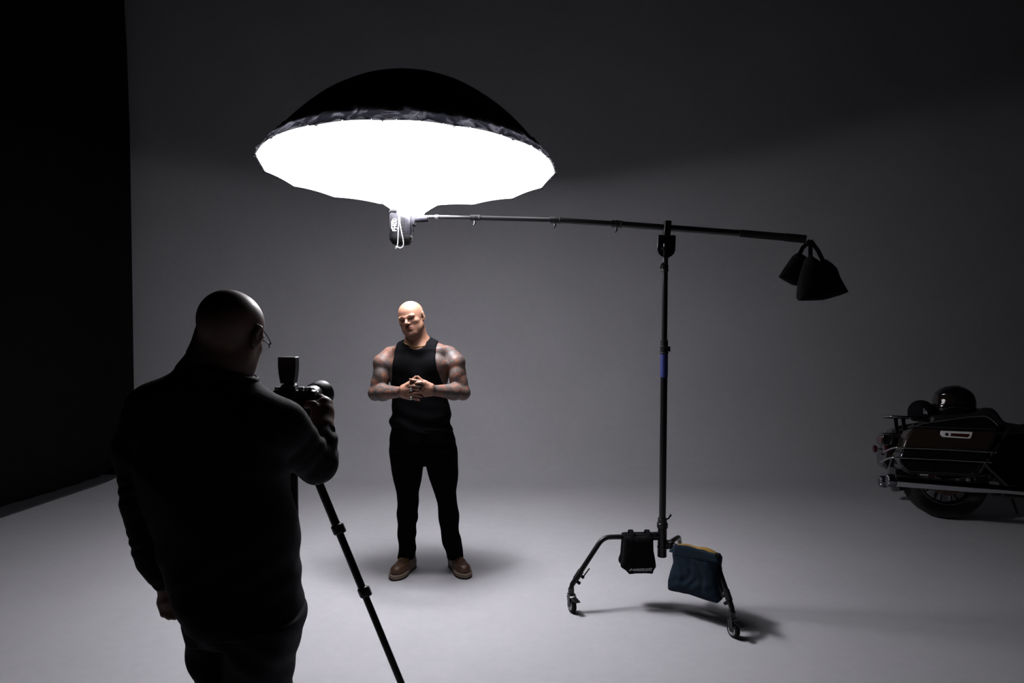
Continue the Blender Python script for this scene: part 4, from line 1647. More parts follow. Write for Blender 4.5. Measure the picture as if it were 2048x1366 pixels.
def ring(px, py, dy, d2, mt, r=0.0102, w_=0.0032, gem=False):
    mb = MB()
    c = Vector(H(px, py, dy))
    ax = (Vector(H(*d2)) - c).normalized()
    u = ax.orthogonal().normalized()
    v = ax.cross(u)
    mb.tube([c + (u * math.cos(a) + v * math.sin(a)) * r for a in [2 * PI * k / 20 for k in range(20)]], w_, 8, closed=True)
    if gem:
        mb.ell(c + Vector((0, -0.010, 0)), (0.010, 0.006, 0.009), 14)
    mb.obj('ring', mt, man)


ring(822.5, 778.6, -0.013, (828, 777.6, -0.020), M_silver, 0.0118, 0.0042, True)
ring(822.5, 796.2, -0.011, (829, 798.0, -0.016), M_silver, 0.0108, 0.0040, True)
ring(841.5, 774.6, -0.020, (838, 773.6, -0.026), M_satin, 0.0112, 0.0042, True)
ring(842.5, 764.8, -0.026, (834, 765.8, -0.030), M_silver, 0.0100, 0.0014)

# ------------------------------------------------------------------ the photographer
PY = 1.87
P0 = Vector((-0.76, PY, 0))
pho = empty('person', P0)
tag(pho, 'photographer seen from behind in dark sweater and jeans, wearing glasses and holding a camera', 'person')
Q = lambda px, py, dy=0.0: np.array(W(px, py, PY + dy))

f = Field(axis_pts((-1.13, -0.40, 0.0042)), axis_pts((1.66, 2.36, 0.0042)), axis_pts((0.86, 1.60, 0.0042), (1.60, 1.86, 0.0032)))
pyaw, ppit = math.radians(6), math.radians(14)
PR = frame3((math.sin(pyaw) * math.cos(ppit), math.cos(pyaw) * math.cos(ppit), -math.sin(ppit)), (0, 0, 1), math.radians(6))
PSC = 1.01
crn = Q(459, 641, -0.01)
PT = crn - PR @ (np.array((0, -0.014, 0.036)) * PSC)
head(f, PR, PT, PSC)
f.cone(Q(438, 735, 0.0), Q(452, 682, 0.0), 0.074, 0.062, 0.04)
f.cone(Q(448, 750, 0.03), Q(468, 705, 0.04), 0.050, 0.045, 0.04)
f.cone(Q(430, 722, 0.0), Q(385, 752, 0.0), 0.055, 0.050, 0.05)
tors2 = [(752, 380, 470, 0.0, 0.07, 2.2), (790, 320, 492, 0.0, 0.09, 2.3), (850, 290, 548, 0.01, 0.12, 2.4), (950, 285, 570, 0.01, 0.12, 2.4), (1100, 335, 590, 0.01, 0.12, 2.3), (1240, 380, 600, 0.01, 0.12, 2.3)]
f.loft(rows_from(tors2, PY), 0.02)
# left arm hanging
f.cone(Q(305, 822, 0.0), Q(277, 1005, -0.02), 0.045, 0.034, 0.03)
f.cone(Q(277, 1005, -0.02), Q(300, 1105, 0.0), 0.034, 0.032, 0.01)
f.cone(Q(300, 1105, 0.0), Q(334, 1166, 0.022), 0.032, 0.027, 0.01)
# fist
KH = lambda px, py, dy=0.0: Q(px, py, 0.03 + dy)
f.cone(KH(336, 1170), KH(341, 1196), 0.026, 0.033, 0.02)
f.ell(KH(342, 1200), (0.036, 0.024, 0.030), 0.01)
for i, (x0, y0, x1, y1) in enumerate([(322, 1206, 327, 1228), (335, 1209, 338, 1233), (348, 1210, 349, 1233), (360, 1206, 361, 1226)]):
    f.chain([KH(x0, y0, -0.012), KH(x1, y1, -0.018), KH(x1 + 1, y1 + 1, 0.010), KH(x0 + 1, y0 + 6, 0.016)], [0.0105, 0.0095, 0.009, 0.008], 0.008, 0.001)
f.chain([KH(356, 1186, 0.0), KH(367, 1200, 0.008), KH(366, 1218, 0.018)], [0.014, 0.011, 0.009], 0.008, 0.003)
# right arm to the camera
PWR = np.array(W(646, 857, 2.09))
PEL = np.array(W(640, 925, 2.02))
f.cone(Q(540, 832, 0.0), PEL, 0.045, 0.040, 0.03)
f.cone(PEL, PWR, 0.042, 0.029, 0.02)
CYD = 2.17
K = lambda px, py, dy=0.0: np.array(W(px, py, CYD + dy))
f.cone(K(646, 852, -0.07), K(646, 828, -0.035), 0.030, 0.034, 0.02)
f.cone(K(640, 836, -0.04), K(648, 806, -0.02), 0.026, 0.020, 0.016)
f.cone(K(652, 836, -0.03), K(654, 806, 0.0), 0.020, 0.015, 0.016)
f.cone(K(651, 822, -0.03), K(655, 806, 0.02), 0.018, 0.014, 0.016)
# thumb across the back of the body
f.chain([K(638, 840, -0.05), K(632, 822, -0.055), K(626, 809, -0.055), K(617, 808.5, -0.052), K(613, 812, -0.050)], [0.019, 0.0145, 0.0125, 0.0110, 0.0095], 0.014, 0.004)
# fingers over and round the grip
f.chain([K(651, 808, -0.02), K(650, 799, 0.0), K(642, 794, 0.022), K(636, 792, 0.036)], [0.0125, 0.0105, 0.0095, 0.008], 0.006, 0.002)
for j, yy in enumerate((806, 815, 824)):
    f.chain([K(656, yy, -0.01), K(657 - j, yy + 1, 0.03), K(644 - j, yy + 2, 0.058), K(632, yy + 3, 0.055)], [0.0125, 0.0105, 0.0095, 0.008], 0.006, 0.002)
lp, stb = head_attrs(PR, PT, PSC)
def scalp(P):
    p = ((P - PT) @ PR) / PSC
    hairy = sstep(0.035, -0.01, p[:, 1] * 0.9 - 0.25 * np.abs(p[:, 2])) * sstep(-0.045, -0.02, p[:, 2]) * sstep(0.125, 0.07, p[:, 2]) * (P[:, 2] > 1.6)
    return np.clip(stb(P) * 0.7 + hairy * 0.9, 0, 1)


me = f.mesh('body', {'tattoo': lambda P: np.zeros(len(P)), 'lips': lp, 'stubble': scalp})
link_mesh('body', me, M_skin2, pho, angle=None)
eyes(pho, PR, PT, PSC)
# sweater
g = Field(axis_pts((-1.16, -0.42, 0.0042)), axis_pts((1.64, 2.22, 0.0044)), axis_pts((0.86, 1.68, 0.0042)))
tf = lambda X, Y, Z: 0.004 * np.sin(Z * 22 + 3 * np.sin(X * 8 + 1) + 6 * Y) * sstep(1.5, 1.2, Z) + 0.0015 * np.sin(X * 40 + 9 * np.sin(Z * 9)) + 0.004 * np.sin(Z * 38 + X * 12) * sstep(1.08, 0.98, Z)
sw = [(744, 372, 484, 0.0, 0.075, 2.0), (754, 345, 498, 0.0, 0.088, 2.1), (768, 318, 500, 0.0, 0.10, 2.2), (790, 292, 532, 0.005, 0.115, 2.3), (820, 276, 564, 0.01, 0.13, 2.3), (860, 272, 584, 0.01, 0.14, 2.4), (900, 273, 580, 0.01, 0.145, 2.4), (950, 280, 576, 0.01, 0.145, 2.4),
      (1000, 292, 582, 0.01, 0.142, 2.4), (1045, 308, 592, 0.01, 0.14, 2.3), (1100, 326, 597, 0.01, 0.14, 2.3), (1150, 346, 602, 0.01, 0.142, 2.3), (1190, 361, 607, 0.01, 0.145, 2.3), (1212, 368, 606, 0.01, 0.145, 2.3), (1236, 375, 602, 0.01, 0.142, 2.3)]
g.loft(rows_from(sw, PY), 0.02, disp=tf, smooth=5)
g.cone(Q(432, 775, 0.0), Q(452, 722, 0.01), 0.085, 0.077, 0.03)
g.cone(Q(420, 770, 0.01), Q(318, 812, 0.0), 0.065, 0.062, 0.06)
g.cone(Q(454, 794, 0.01), Q(530, 838, 0.0), 0.060, 0.056, 0.06)
af = lambda X, Y, Z, t: 0.0022 * np.sin(t * 30 + X * 30 + Y * 20) * sstep(0.2, 0.8, t)
g.cone(Q(305, 822, 0.0), Q(270, 900, -0.01), 0.062, 0.056, 0.04)
g.cone(Q(272, 895, -0.01), Q(277, 1010, -0.02), 0.054, 0.044, 0.02, disp=af)
g.cone(Q(277, 1005, -0.02), Q(300, 1105, 0.0), 0.046, 0.042, 0.008, disp=af)
g.cone(Q(299, 1100, 0.0), Q(331, 1158, 0.02), 0.042, 0.034, 0.008, disp=af)
g.cone(Q(305, 1120, 0.005), Q(320, 1142, 0.012), 0.043, 0.040, 0.008)
bf = lambda X, Y, Z, t: 0.0035 * np.sin((X - Z * 0.6 + Y * 0.5) * 105 + 2 * np.sin(Z * 30)) * sstep(0.15, 0.6, t)
g.cone(Q(534, 842, 0.0), Q(572, 864, 0.03), 0.054, 0.058, 0.04)
g.cone(Q(570, 845, 0.03), PEL + np.array([-0.012, 0, 0.004]), 0.058, 0.052, 0.03, disp=bf)
g.cone(Q(600, 900, 0.08), PEL + np.array([-0.008, 0, -0.010]), 0.052, 0.047, 0.03)
g.ell(PEL + np.array([-0.012, 0, -0.012]), (0.052, 0.05, 0.05), 0.02)
g.cone(PEL, PEL * 0.45 + PWR * 0.55, 0.053, 0.048, 0.012, disp=bf)
g.cone(PEL * 0.45 + PWR * 0.55, PWR + np.array([0, -0.004, -0.012]), 0.045, 0.036, 0.01, disp=bf)
X, Y, Z = g.all()
# the neckline
nk = Q(446, 722, 0.01)
collar = np.sqrt(((X - nk[0]) / 0.074) ** 2 + ((Y - nk[1]) / 0.078) ** 2) - 1
zlim = float(Q(440, 741)[2]) + 0.0 * X
tilt = zlim + 0.10 * (nk[1] - Y) - 0.32 * np.maximum(X - nk[0] - 0.02, 0)
g.F = np.maximum(g.F, (Z - tilt) * 0.9 + 0 * X).astype(np.float32)
link_mesh('sweater', g.mesh('sweater'), M_knit, pho, angle=None)
# ribbed cuffs, collar and hem
def rib_band(name, a, b, r1, r2, ribs, parent):
    a, b = Vector(a), Vector(b)
    ax = (b - a).normalized()
    u = ax.orthogonal().normalized()
    v = ax.cross(u)
    n = ribs * 6
    mb = MB()
    rings = []
    for i in range(9):
        t = i / 8
        c = a.lerp(b, t)
        e = 1 - 0.10 * (2 * t - 1) ** 6
        rings.append([c + (u * math.cos(2 * PI * k / n) + v * math.sin(2 * PI * k / n)) * ((r1 + (r2 - r1) * t) * e + 0.0011 * math.cos(2 * PI * k / 6)) for k in range(n)])
    mb.rings(rings)
    return mb.obj(name, M_rib, parent)


rib_band('cuff', Vector(PWR) * 1.0 + Vector((0, -0.012, -0.038)), Vector(PWR) + Vector((0, 0.006, 0.008)), 0.0395, 0.0345, 30, pho)
rib_band('cuff', Q(320, 1142, 0.012), Q(335, 1168, 0.024), 0.0370, 0.0320, 30, pho)
mb = MB()
cc = []
for k in range(120):
    a = 2 * PI * k / 120
    x = nk[0] - 0.008 + 0.098 * math.cos(a)
    y = nk[1] - 0.004 + 0.090 * math.sin(a)
    z = float(Q(440, 745)[2]) + 0.10 * (nk[1] - y) - 0.32 * max(x - nk[0] - 0.02, 0) - 0.002
    cc.append(Vector((x, y, z + 0.0012 * math.sin(a * 60))))
mb.tube(cc, 1.0, 10, closed=True, flat=(0.010, 0.006), nrm=(0, 0, 1))
mb.obj('collar', M_rib, pho)

# jeans
g = Field(axis_pts((-1.0, -0.50, 0.005)), axis_pts((1.68, 2.08, 0.005)), axis_pts((0.02, 1.02, 0.0055)))
jf = lambda X, Y, Z: 0.0035 * np.sin(Z * 34 + 3 * np.sin(X * 16) + 2) + 0.002 * np.sin(Z * 75 + X * 60)
hp = [(1180, 372, 604, 0.01, 0.125, 2.4), (1215, 370, 607, 0.01, 0.13, 2.5), (1240, 376, 605, 0.005, 0.13, 2.6), (1262, 384, 602, 0.005, 0.12, 3.0)]
g.loft(rows_from(hp, PY), 0.0, disp=jf, smooth=3)
jl = [(1225, 374, 478, 0.03, 0.115, 2.3), (1270, 385, 466, 0.03, 0.11, 2.2), (1320, 397, 462, 0.03, 0.10, 2.2), (1366, 403, 460, 0.03, 0.09, 2.2), (1480, 412, 465, 0.03, 0.075, 2.2), (1640, 405, 470, 0.04, 0.075, 2.2), (1800, 400, 470, 0.05, 0.07, 2.2), (1925, 395, 478, 0.04, 0.075, 2.2)]
jr = [(1225, 446, 607, -0.01, 0.125, 2.4), (1270, 455, 601, -0.01, 0.12, 2.3), (1320, 458, 592, -0.01, 0.11, 2.2), (1366, 459, 584, -0.01, 0.10, 2.2), (1480, 470, 565, -0.01, 0.08, 2.2), (1640, 480, 560, 0.0, 0.075, 2.2), (1800, 492, 562, 0.01, 0.07, 2.2), (1925, 490, 572, 0.0, 0.075, 2.2)]
g.loft(rows_from(jl, PY), 0.006, disp=jf, smooth=4)
g.loft(rows_from(jr, PY), 0.006, disp=jf, smooth=4)
link_mesh('jeans', g.mesh('jeans'), M_denim, pho, angle=None)
c1 = W(434, 1925, PY + 0.04)
c2 = W(531, 1925, PY)
for c, tx, sd in ((c1, -0.05, -1), (c2, 0.08, 1)):
    d = Vector((tx, 0.30, 0)).normalized()
    h_ = Vector((c[0], c[1] - 0.06, 0))
    shoe(pho, h_, h_ + d * 0.30, sd)

# glasses
mb = MB()
G_ = lambda p: hl(p, PR, PT, PSC)
for s_ in (-1, 1):
    mb.tube(bez([G_(p) for p in ((s_ * 0.0785, -0.012, 0.018), (s_ * 0.0795, 0.0, 0.030), (s_ * 0.077, 0.05, 0.020), (s_ * 0.068, 0.104, 0.006))], 6), 0.0018, 8)
    rim = [(s_ * 0.038 + 0.028 * math.cos(a), 0.112 - 0.006 * abs(math.cos(a)), -0.010 + 0.020 * math.sin(a)) for a in [2 * PI * k / 28 for k in range(28)]]
    mb.tube([G_(p) for p in rim[:15]], 0.0016, 8)
    mb.tube([G_((s_ * 0.066, 0.106, 0.000)), G_((s_ * 0.068, 0.104, 0.006))], 0.0026, 8)
mb.tube([G_((-0.010, 0.112, -0.004)), G_((0, 0.117, 0.001)), G_((0.010, 0.112, -0.004))], 0.0016, 8)
gl = mb.obj('glasses', M_blackmetal, pho)
M_glass = mat('lens_glass', (0.9, 0.9, 0.92), 0.05, 0.0, trans=1.0, vary=0.01)
M_glass.node_tree.nodes['Principled BSDF'].inputs['IOR'].default_value = 1.08
for s_ in (-1, 1):
    mb = MB()
    pts = [(s_ * 0.038 + 0.0275 * math.cos(a), 0.112 - 0.006 * abs(math.cos(a)), -0.010 + 0.0195 * math.sin(a)) for a in [2 * PI * k / 28 for k in range(28)]]
    fw = Vector(PR[:, 1])
    mb.prism([G_(p) for p in pts], fw * 0.0012)
    mb.obj('lens', M_glass, gl)

# ------------------------------------------------------------------ the camera he holds
cc0 = Vector(W(590, 803, CYD))
cmr = empty('camera', cc0, rz=math.radians(-3))
tag(cmr, 'black camera with long lens and flash trigger on top held by the photographer', 'camera')
px2m = CYD / FPX
mb = MB()
bz = cc0.z
mb.box((0, 0, -0.006), (0.138, 0.045, 0.086))
mb.box((0.048, 0.022, -0.008), (0.040, 0.045, 0.078))
mb.obj('camera_body', M_satin, cmr, local=True, bevel=0.009, seg=3)
mb = MB()
mb.box((-0.020, 0.006, 0.044), (0.062, 0.055, 0.024), taper=0.62)
mb.obj('viewfinder_hump', M_satin, cmr, local=True, bevel=0.005)
mb = MB()
mb.box((-0.020, -0.026, 0.032), (0.034, 0.016, 0.026))
mb.obj('eyecup', M_rubber, cmr, local=True, bevel=0.004)
mb = MB()
mb.box((-0.012, -0.0235, -0.010), (0.082, 0.004, 0.056))
mb.obj('rear_screen', mat('dark_screen', (0.01, 0.01, 0.012), 0.15), cmr, local=True, bevel=0.002)
for dx, dy, dr in ((0.045, -0.004, 0.012), (0.020, 0.002, 0.010), (-0.054, 0.0, 0.011)):
    mb = MB()
    mb.lathe((dx, dy, 0.036), (0, 0, 1), [(0, dr), (0.009, dr), (0.011, dr - 0.002)], 20)
    mb.obj('dial', M_steel, cmr, local=True)
M_lensb = mat('lens_barrel', (0.03, 0.03, 0.033), 0.28)
mb = MB()
mb.lathe((0.004, 0.020, -0.002), (0.10, 1, 0.015), [(0, 0.034), (0.006, 0.036), (0.008, 0.034), (0.03, 0.034), (0.031, 0.037), (0.06, 0.037), (0.061, 0.034), (0.075, 0.034), (0.076, 0.038), (0.115, 0.039), (0.12, 0.037)], 40)
ln_ = mb.obj('lens', M_lensb, cmr, local=True)
mb = MB()
p0 = Vector((0.004, 0.020, -0.002)) + Vector((0.10, 1, 0.015)).normalized() * 0.115
mb.lathe(p0, (0.10, 1, 0.015), [(0, 0.040), (0.004, 0.043), (0.055, 0.048), (0.0555, 0.0455), (0.01, 0.040), (0.0, 0.036)], 40, cap=False)
mb.obj('lens_hood', M_satin, ln_, local=True)
mb = MB()
mb.box((0.0, -0.002, -0.055), (0.07, 0.045, 0.012))
mb.cyl((0.018, 0, -0.066), (0.018, 0, -0.058), 0.009)
mb.cyl((0.044, -0.012, -0.052), (0.052, -0.03, -0.052), 0.006)
mb.obj('tripod_plate', M_satin, cmr, local=True, bevel=0.002)
# flash trigger
fx = (577 - 590) * px2m
mb = MB()
z0 = (803 - 766) * px2m
rings = []
for h, wd in ((0.0, 0.043), (0.006, 0.045), (0.03, 0.053), (0.058, 0.0575), (0.082, 0.0560), (0.084, 0.054)):
    rings.append([Vector((fx + x, 0.004 + y, z0 + h)) for x, y in ((-wd / 2, -0.018), (wd / 2, -0.018), (wd / 2, 0.018), (-wd / 2, 0.018))])
mb.rings(rings)
tg = mb.obj('flash_trigger', M_satin, cmr, local=True, bevel=0.003)
mb = MB()
mb.lathe((fx + 0.001, 0.004, z0 - 0.022), (0, 0, 1), [(0, 0.017), (0.004, 0.019), (0.006, 0.016), (0.014, 0.015), (0.0145, 0.018), (0.018, 0.018), (0.024, 0.014)], 20)
mb.obj('hot_shoe_mount', M_satin, cmr, local=True)

# ------------------------------------------------------------------ touring motorcycle at the right
BR = (Matrix.Rotation(math.radians(-14), 3, 'Z') @ Matrix.Rotation(math.radians(-11), 3, 'X'))
BO_ = Vector(FLR(1890, 1036.5)) + Vector((0, 0, 0.004))
bike = empty('motorcycle', BO_, rot=BR)
tag(bike, 'black and bronze touring motorcycle with chrome saddlebag rails, leaning in the dark at the right', 'motorcycle')
M_gloss = mat('gloss_black_paint', (0.006, 0.006, 0.007), 0.16, 0.0, coat=1.0, vary=0.1)
M_bronze = mat('bronze_paint', (0.042, 0.029, 0.022), 0.32, 0.5, coat=1.0, vary=0.15, vscale=3)
M_red = mat('dark_red_lens', (0.05, 0.004, 0.004), 0.25, 0.0, coat=1.0, vary=0.1)
M_seat = mat('black_vinyl', (0.009, 0.009, 0.009), 0.5, 0.0, bump=0.4, bscale=150, vary=0.2)
M_tyre = mat('tyre_rubber', (0.008, 0.008, 0.008), 0.8, 0.0, bump=0.4, bscale=90)
M_disc = mat('brake_disc_steel', (0.30, 0.20, 0.15), 0.4, 1.0, vary=0.1)
M_dchrome = mat('dark_chrome', (0.32, 0.32, 0.35), 0.16, 1.0, vary=0.05)


def bpart(mb, name, m, parent=None, **kw):
    return mb.obj(name, m, parent or bike, local=True, **kw)


def wheel(x, R_, wd, name):
    hub = Vector((x, 0, R_))
    mb = MB()
    k = wd / 2
    prof = [(-k * .80, R_ * .66), (-k * .98, R_ * .76), (-k, R_ * .86), (-k * .86, R_ * .945), (-k * .5, R_ * .988), (0, R_), (k * .5, R_ * .988), (k * .86, R_ * .945), (k, R_ * .86), (k * .98, R_ * .76), (k * .80, R_ * .66)]
    mb.lathe(hub, (0, 1, 0), prof, 72, cap=False)
    w_ = bpart(mb, name, M_tyre)
    mb = MB()
    mb.lathe(hub, (0, 1, 0), [(-k * .82, R_ * .665), (-k * .86, R_ * .645), (-k * .70, R_ * .60), (-k * .3, R_ * .575), (k * .3, R_ * .575), (k * .70, R_ * .60), (k * .86, R_ * .645), (k * .82, R_ * .665)], 72, cap=False)
    bpart(mb, 'rim', M_gloss, w_)
    mb = MB()
    mb.tube([hub + Vector((R_ * .652 * math.cos(a), -k * .87, R_ * .652 * math.sin(a))) for a in [2 * PI * q / 72 for q in range(72)]], 0.0022, 6, closed=True)
    bpart(mb, 'rim_edge', M_dchrome, w_)
    mb = MB()
    for i in range(9):
        a = 2 * PI * i / 9 + 0.2
        d = Vector((math.cos(a), 0, math.sin(a)))
        s = Vector((-math.sin(a), 0, math.cos(a)))
        for sg in (-1, 1):
            mb.prism([hub + d * R_ * .14 + s * sg * .008 + Vector((0, -.02, 0)), hub + d * R_ * .59 + s * sg * .030 + Vector((0, -.03, 0)), hub + d * R_ * .59 + s * sg * .018 + Vector((0, -.03, 0)), hub + d * R_ * .14 + s * sg * .0 + Vector((0, -.02, 0))], (0, 0.035, 0))
    mb.lathe(hub, (0, 1, 0), [(-.075, .02), (-.07, .045), (-.03, .055), (.03, .055), (.07, .045), (.075, .02)], 28)
    bpart(mb, 'spokes', M_gloss, w_)
    mb = MB()
    n = 64
    for (r0, r1) in ((R_ * .27, R_ * .43),):
        A_ = []
        for yy in (-.085, -.080):
            for r in (r0, r1):
                A_.append([mb.bm.verts.new(hub + Vector((r * math.cos(2 * PI * q / n), yy, r * math.sin(2 * PI * q / n)))) for q in range(n)])
        for q in range(n):
            j = (q + 1) % n
            mb.bm.faces.new((A_[0][q], A_[1][q], A_[1][j], A_[0][j]))
            mb.bm.faces.new((A_[2][q], A_[2][j], A_[3][j], A_[3][q]))
            mb.bm.faces.new((A_[1][q], A_[3][q], A_[3][j], A_[1][j]))
            mb.bm.faces.new((A_[0][q], A_[0][j], A_[2][j], A_[2][q]))
    dd = bpart(mb, 'brake_disc', M_disc, w_)
    mb = MB()
    for q in range(18):
        a = 2 * PI * q / 18
        p = hub + Vector((R_ * .35 * math.cos(a), -.0862, R_ * .35 * math.sin(a)))
        mb.cyl(p, p + Vector((0, .001, 0)), .0055, seg=10)
    bpart(mb, 'disc_holes', M_tyre, w_)
    return w_


wheel(0.0, 0.332, 0.165, 'rear_wheel')
wheel(1.62, 0.322, 0.13, 'front_wheel')

# rear fender
mb = MB()
R_ = 0.40
rings = []
for i in range(25):
    a = math.radians(-20 + 185 * i / 24)
    c, s = math.cos(a), math.sin(a)
    ring = []
    for yy, dr in ((-.115, -.07), (-.112, -.02), (-.08, .008), (0, .018), (.08, .008), (.112, -.02), (.115, -.07), (.105, -.07), (.10, -.03), (0, 0.0), (-.10, -.03), (-.105, -.07)):
        ring.append(Vector((-0.01 - c * 0 + (R_ + dr) * math.cos(PI - a), yy, .335 + (R_ + dr) * s * 0.98)))
    rings.append(ring)
mb.rings(rings)
bpart(mb, 'rear_fender', M_gloss)

# saddlebags
out_body = [(-.335, .735), (.285, .735), (.285, .70), (.135, .405), (.08, .368), (-.37, .368), (-.425, .41), (-.43, .50), (-.385, .65)]
out_low = [(-.405, .56), (.212, .56), (.135, .408), (.08, .365), (-.37, .365), (-.428, .41), (-.433, .50)]
out_lid = [(-.335, .738), (-.27, .775), (-.13, .806), (-.02, .826), (.10, .842), (.21, .850), (.262, .805), (.288, .765), (.288, .738)]
for sg in (-1, 1):
    y0 = sg * 0.16
    mb = MB()
    mb.prism([(x, y0, z) for x, z in out_body], (0, sg * 0.195, 0))
    sb_ = bpart(mb, 'saddlebag', M_bronze, bevel=0.022, seg=4)
    mb = MB()
    mb.prism([(x, y0 + sg * .004, z) for x, z in out_low], (0, sg * 0.196, 0))
    bpart(mb, 'lower_panel', M_gloss, sb_, bevel=0.02, seg=3)
    mb = MB()
    mb.prism([(x, y0 + sg * .002, z) for x, z in out_lid], (0, sg * 0.185, 0))
    bpart(mb, 'lid', M_gloss, sb_, bevel=0.018, seg=4)
    yo = sg * 0.352
    mb = MB()
    mb.tube(bez([(-.30, yo, .752), (-.245, yo, .776), (-.13, yo, .801), (-.02, yo, .823), (.08, yo, .840), (.20, yo, .853), (.265, yo, .812), (.292, yo, .775)], 5), 0.0036, 8)
    bpart(mb, 'lid_trim', M_chrome, sb_)
    mb = MB()
    mb.tube(bez([(-.325, yo - sg * .002, .735), (-.36, yo - sg * .002, .68), (-.385, yo - sg * .002, .63)], 5), 0.003, 8)
    bpart(mb, 'edge_trim', M_dchrome, sb_)
    # latch
    mb = MB()
    mb.prism([(-.122, yo - sg * .004, .722), (.108, yo - sg * .004, .722), (.092, yo - sg * .004, .672), (.080, yo - sg * .004, .666), (-.112, yo - sg * .004, .672), (-.128, yo - sg * .004, .69)], (0, sg * .013, 0))
    la = bpart(mb, 'latch', mat('latch_reflection_tone', (0.85, 0.83, 0.82), 0.45, 0.1), sb_, bevel=0.003)  # pale base colour stands in for the chrome's bright reflection
    mb = MB()
    mb.prism([(-.052, yo + sg * .008, .705), (.086, yo + sg * .008, .705), (.076, yo + sg * .008, .683), (.066, yo + sg * .008, .677), (-.058, yo + sg * .008, .682)], (0, sg * .004, 0))
    bpart(mb, 'reflector', M_red, sb_, bevel=0.002)
    mb = MB()
    mb.lathe((-.082, yo + sg * .008, .694), (0, sg, 0), [(0, .012), (.004, .012), (.005, .005)], 16)
    bpart(mb, 'lock', M_blackmetal, sb_)
    # rails
    yr = sg * 0.385
    for z, xa, xb, zz in ((.572, -.44, .262, .567), (.488, -.47, .224, .486)):
        xa += 0.11 if sg > 0 else 0
        mb = MB()
        mb.tube(bez([(xa - .075, sg * .22, z - .045), (xa - .062, sg * .30, z - .025), (xa - .03, sg * .36, z - .004), (xa + .03, yr, z), ((xa + xb) / 2, yr, z + .001), (xb, yr, zz)], 8), 0.0072, 12)
        bpart(mb, 'saddlebag_rail', M_chrome)
    for a_, b_ in ((((.350, .753), (.300, .665))), (((.285, .640), (.215, .530))), (((.205, .515), (.132, .398)))):
        mb = MB()
        mb.tube([(a_[0], yr, a_[1]), (b_[0], yr, b_[1])], 0.0095, 12)
        bpart(mb, 'guard_bar', M_dchrome)
    mb = MB()
    mb.tube([(.35, yr, .753), (.38, sg * .30, .77), (.38, sg * .17, .77)], 0.008, 10)
    mb.tube([(.132, yr, .398), (.13, sg * .3, .38), (.16, sg * .15, .38)], 0.008, 10)
    bpart(mb, 'guard_mount', M_gloss)

# exhausts: fluted tips
for y_, xe, zc_ in ((-.37, -.475, .300), (.33, -.355, .262)):
    mb = MB()
    ax = Vector((1, 0, -0.030)).normalized()
    mb.lathe((xe, y_, zc_), ax, [(0, .040), (.004, .0455), (.30, .0455), (.55, .043), (.70, .034), (.74, .031), (1.35, .030), (1.36, .02)], 40)
    ex = bpart(mb, 'muffler', M_chrome)
    mb = MB()
    rings = []
    for t, r in ((0, .036), (.004, .044), (.02, .049), (.05, .050), (.062, .047), (.066, .040)):
        n = 120
        rings.append([Vector((xe - .066 + t, y_, zc_)) + Vector((0, math.cos(2 * PI * q / n), math.sin(2 * PI * q / n))) * (r * (1 + 0.075 * (1 if (q % 6) < 3 else -1) * (1 if .003 < t < .064 else .2))) for q in range(n)])
    mb.rings(rings)
    bpart(mb, 'fluted_tip', M_dchrome, ex)

# luggage rack, tail lights, signals
mb = MB()
loop = []
for x, y in ((-.12, -.12), (-.25, -.12), (-.38, -.118), (-.43, -.10), (-.452, -.05), (-.452, .05), (-.43, .10), (-.38, .118), (-.25, .12), (-.12, .12)):
    loop.append((x, y, .838))
mb.tube(bez(loop, 5), .0085, 12)
for x in (-.34, -.22):
    mb.tube([(x, -.12, .838), (x, .12, .838)], .005, 8)
bpart(mb, 'luggage_rack', M_chrome)
for sg in (-1, 1):
    mb = MB()
    mb.prism([(-.345, sg * .10, .835), (-.312, sg * .10, .835), (-.305, sg * .10, .69), (-.330, sg * .10, .69)], (0, sg * .012, 0))
    bpart(mb, 'rack_support', M_dchrome)
mb = MB()
mb.box((-.435, 0, .635), (.10, .16, .085))
mb.box((-.405, 0, .690), (.13, .18, .014))
bpart(mb, 'tail_light_housing', M_gloss, bevel=.008)
mb = MB()
mb.box((-.488, 0, .632), (.014, .14, .07))
bpart(mb, 'tail_light', M_red, bevel=.005)
for sg in (-1, 1):
    mb = MB()
    mb.lathe((-.47, sg * .17, .555), (-1, 0, 0), [(0, .025), (.012, .033), (.03, .033), (.034, .024)], 24)
    bpart(mb, 'turn_signal', M_red)
    mb = MB()
    mb.tube([(-.455, sg * .17, .555), (-.455, sg * .05, .555)], .008, 8)
    bpart(mb, 'signal_bar', M_dchrome)
mb = MB()
mb.box((-.47, 0, .47), (.006, .19, .11), Matrix.Rotation(.3, 3, 'Y'))
bpart(mb, 'plate_holder', M_gloss, bevel=.002)

# seat, tank, engine, front end
mb = MB()
sp_ = [(-.14, .775), (-.13, .855), (.0, .872), (.16, .878), (.235, .905), (.275, .935), (.335, .937), (.365, .905), (.415, .822), (.52, .806), (.64, .815), (.74, .845), (.84, .82), (.86, .76), (.3, .70), (-.12, .72)]
mb.prism([(x, -.175, z) for x, z in sp_], (0, .35, 0))
bpart(mb, 'seat', M_seat, bevel=.028, seg=4)
tf_ = Field(axis_pts((.66, 1.36, .008)), axis_pts((-.22, .22, .008)), axis_pts((.62, 1.04, .008)))
tf_.ell((1.08, 0, .84), (.27, .165, .135), .02)
tf_.ell((.94, 0, .80), (.16, .13, .09), .06)
me = tf_.mesh('fuel_tank')
link_mesh('fuel_tank', me, M_bronze, bike, local=True, angle=None)
mb = MB()
mb.prism([(x, -.15, z) for x, z in ((.22, .74), (.98, .72), (1.06, .60), (.95, .32), (.42, .28), (.26, .45))], (0, .30, 0))
bpart(mb, 'side_cover', M_gloss, bevel=.02)
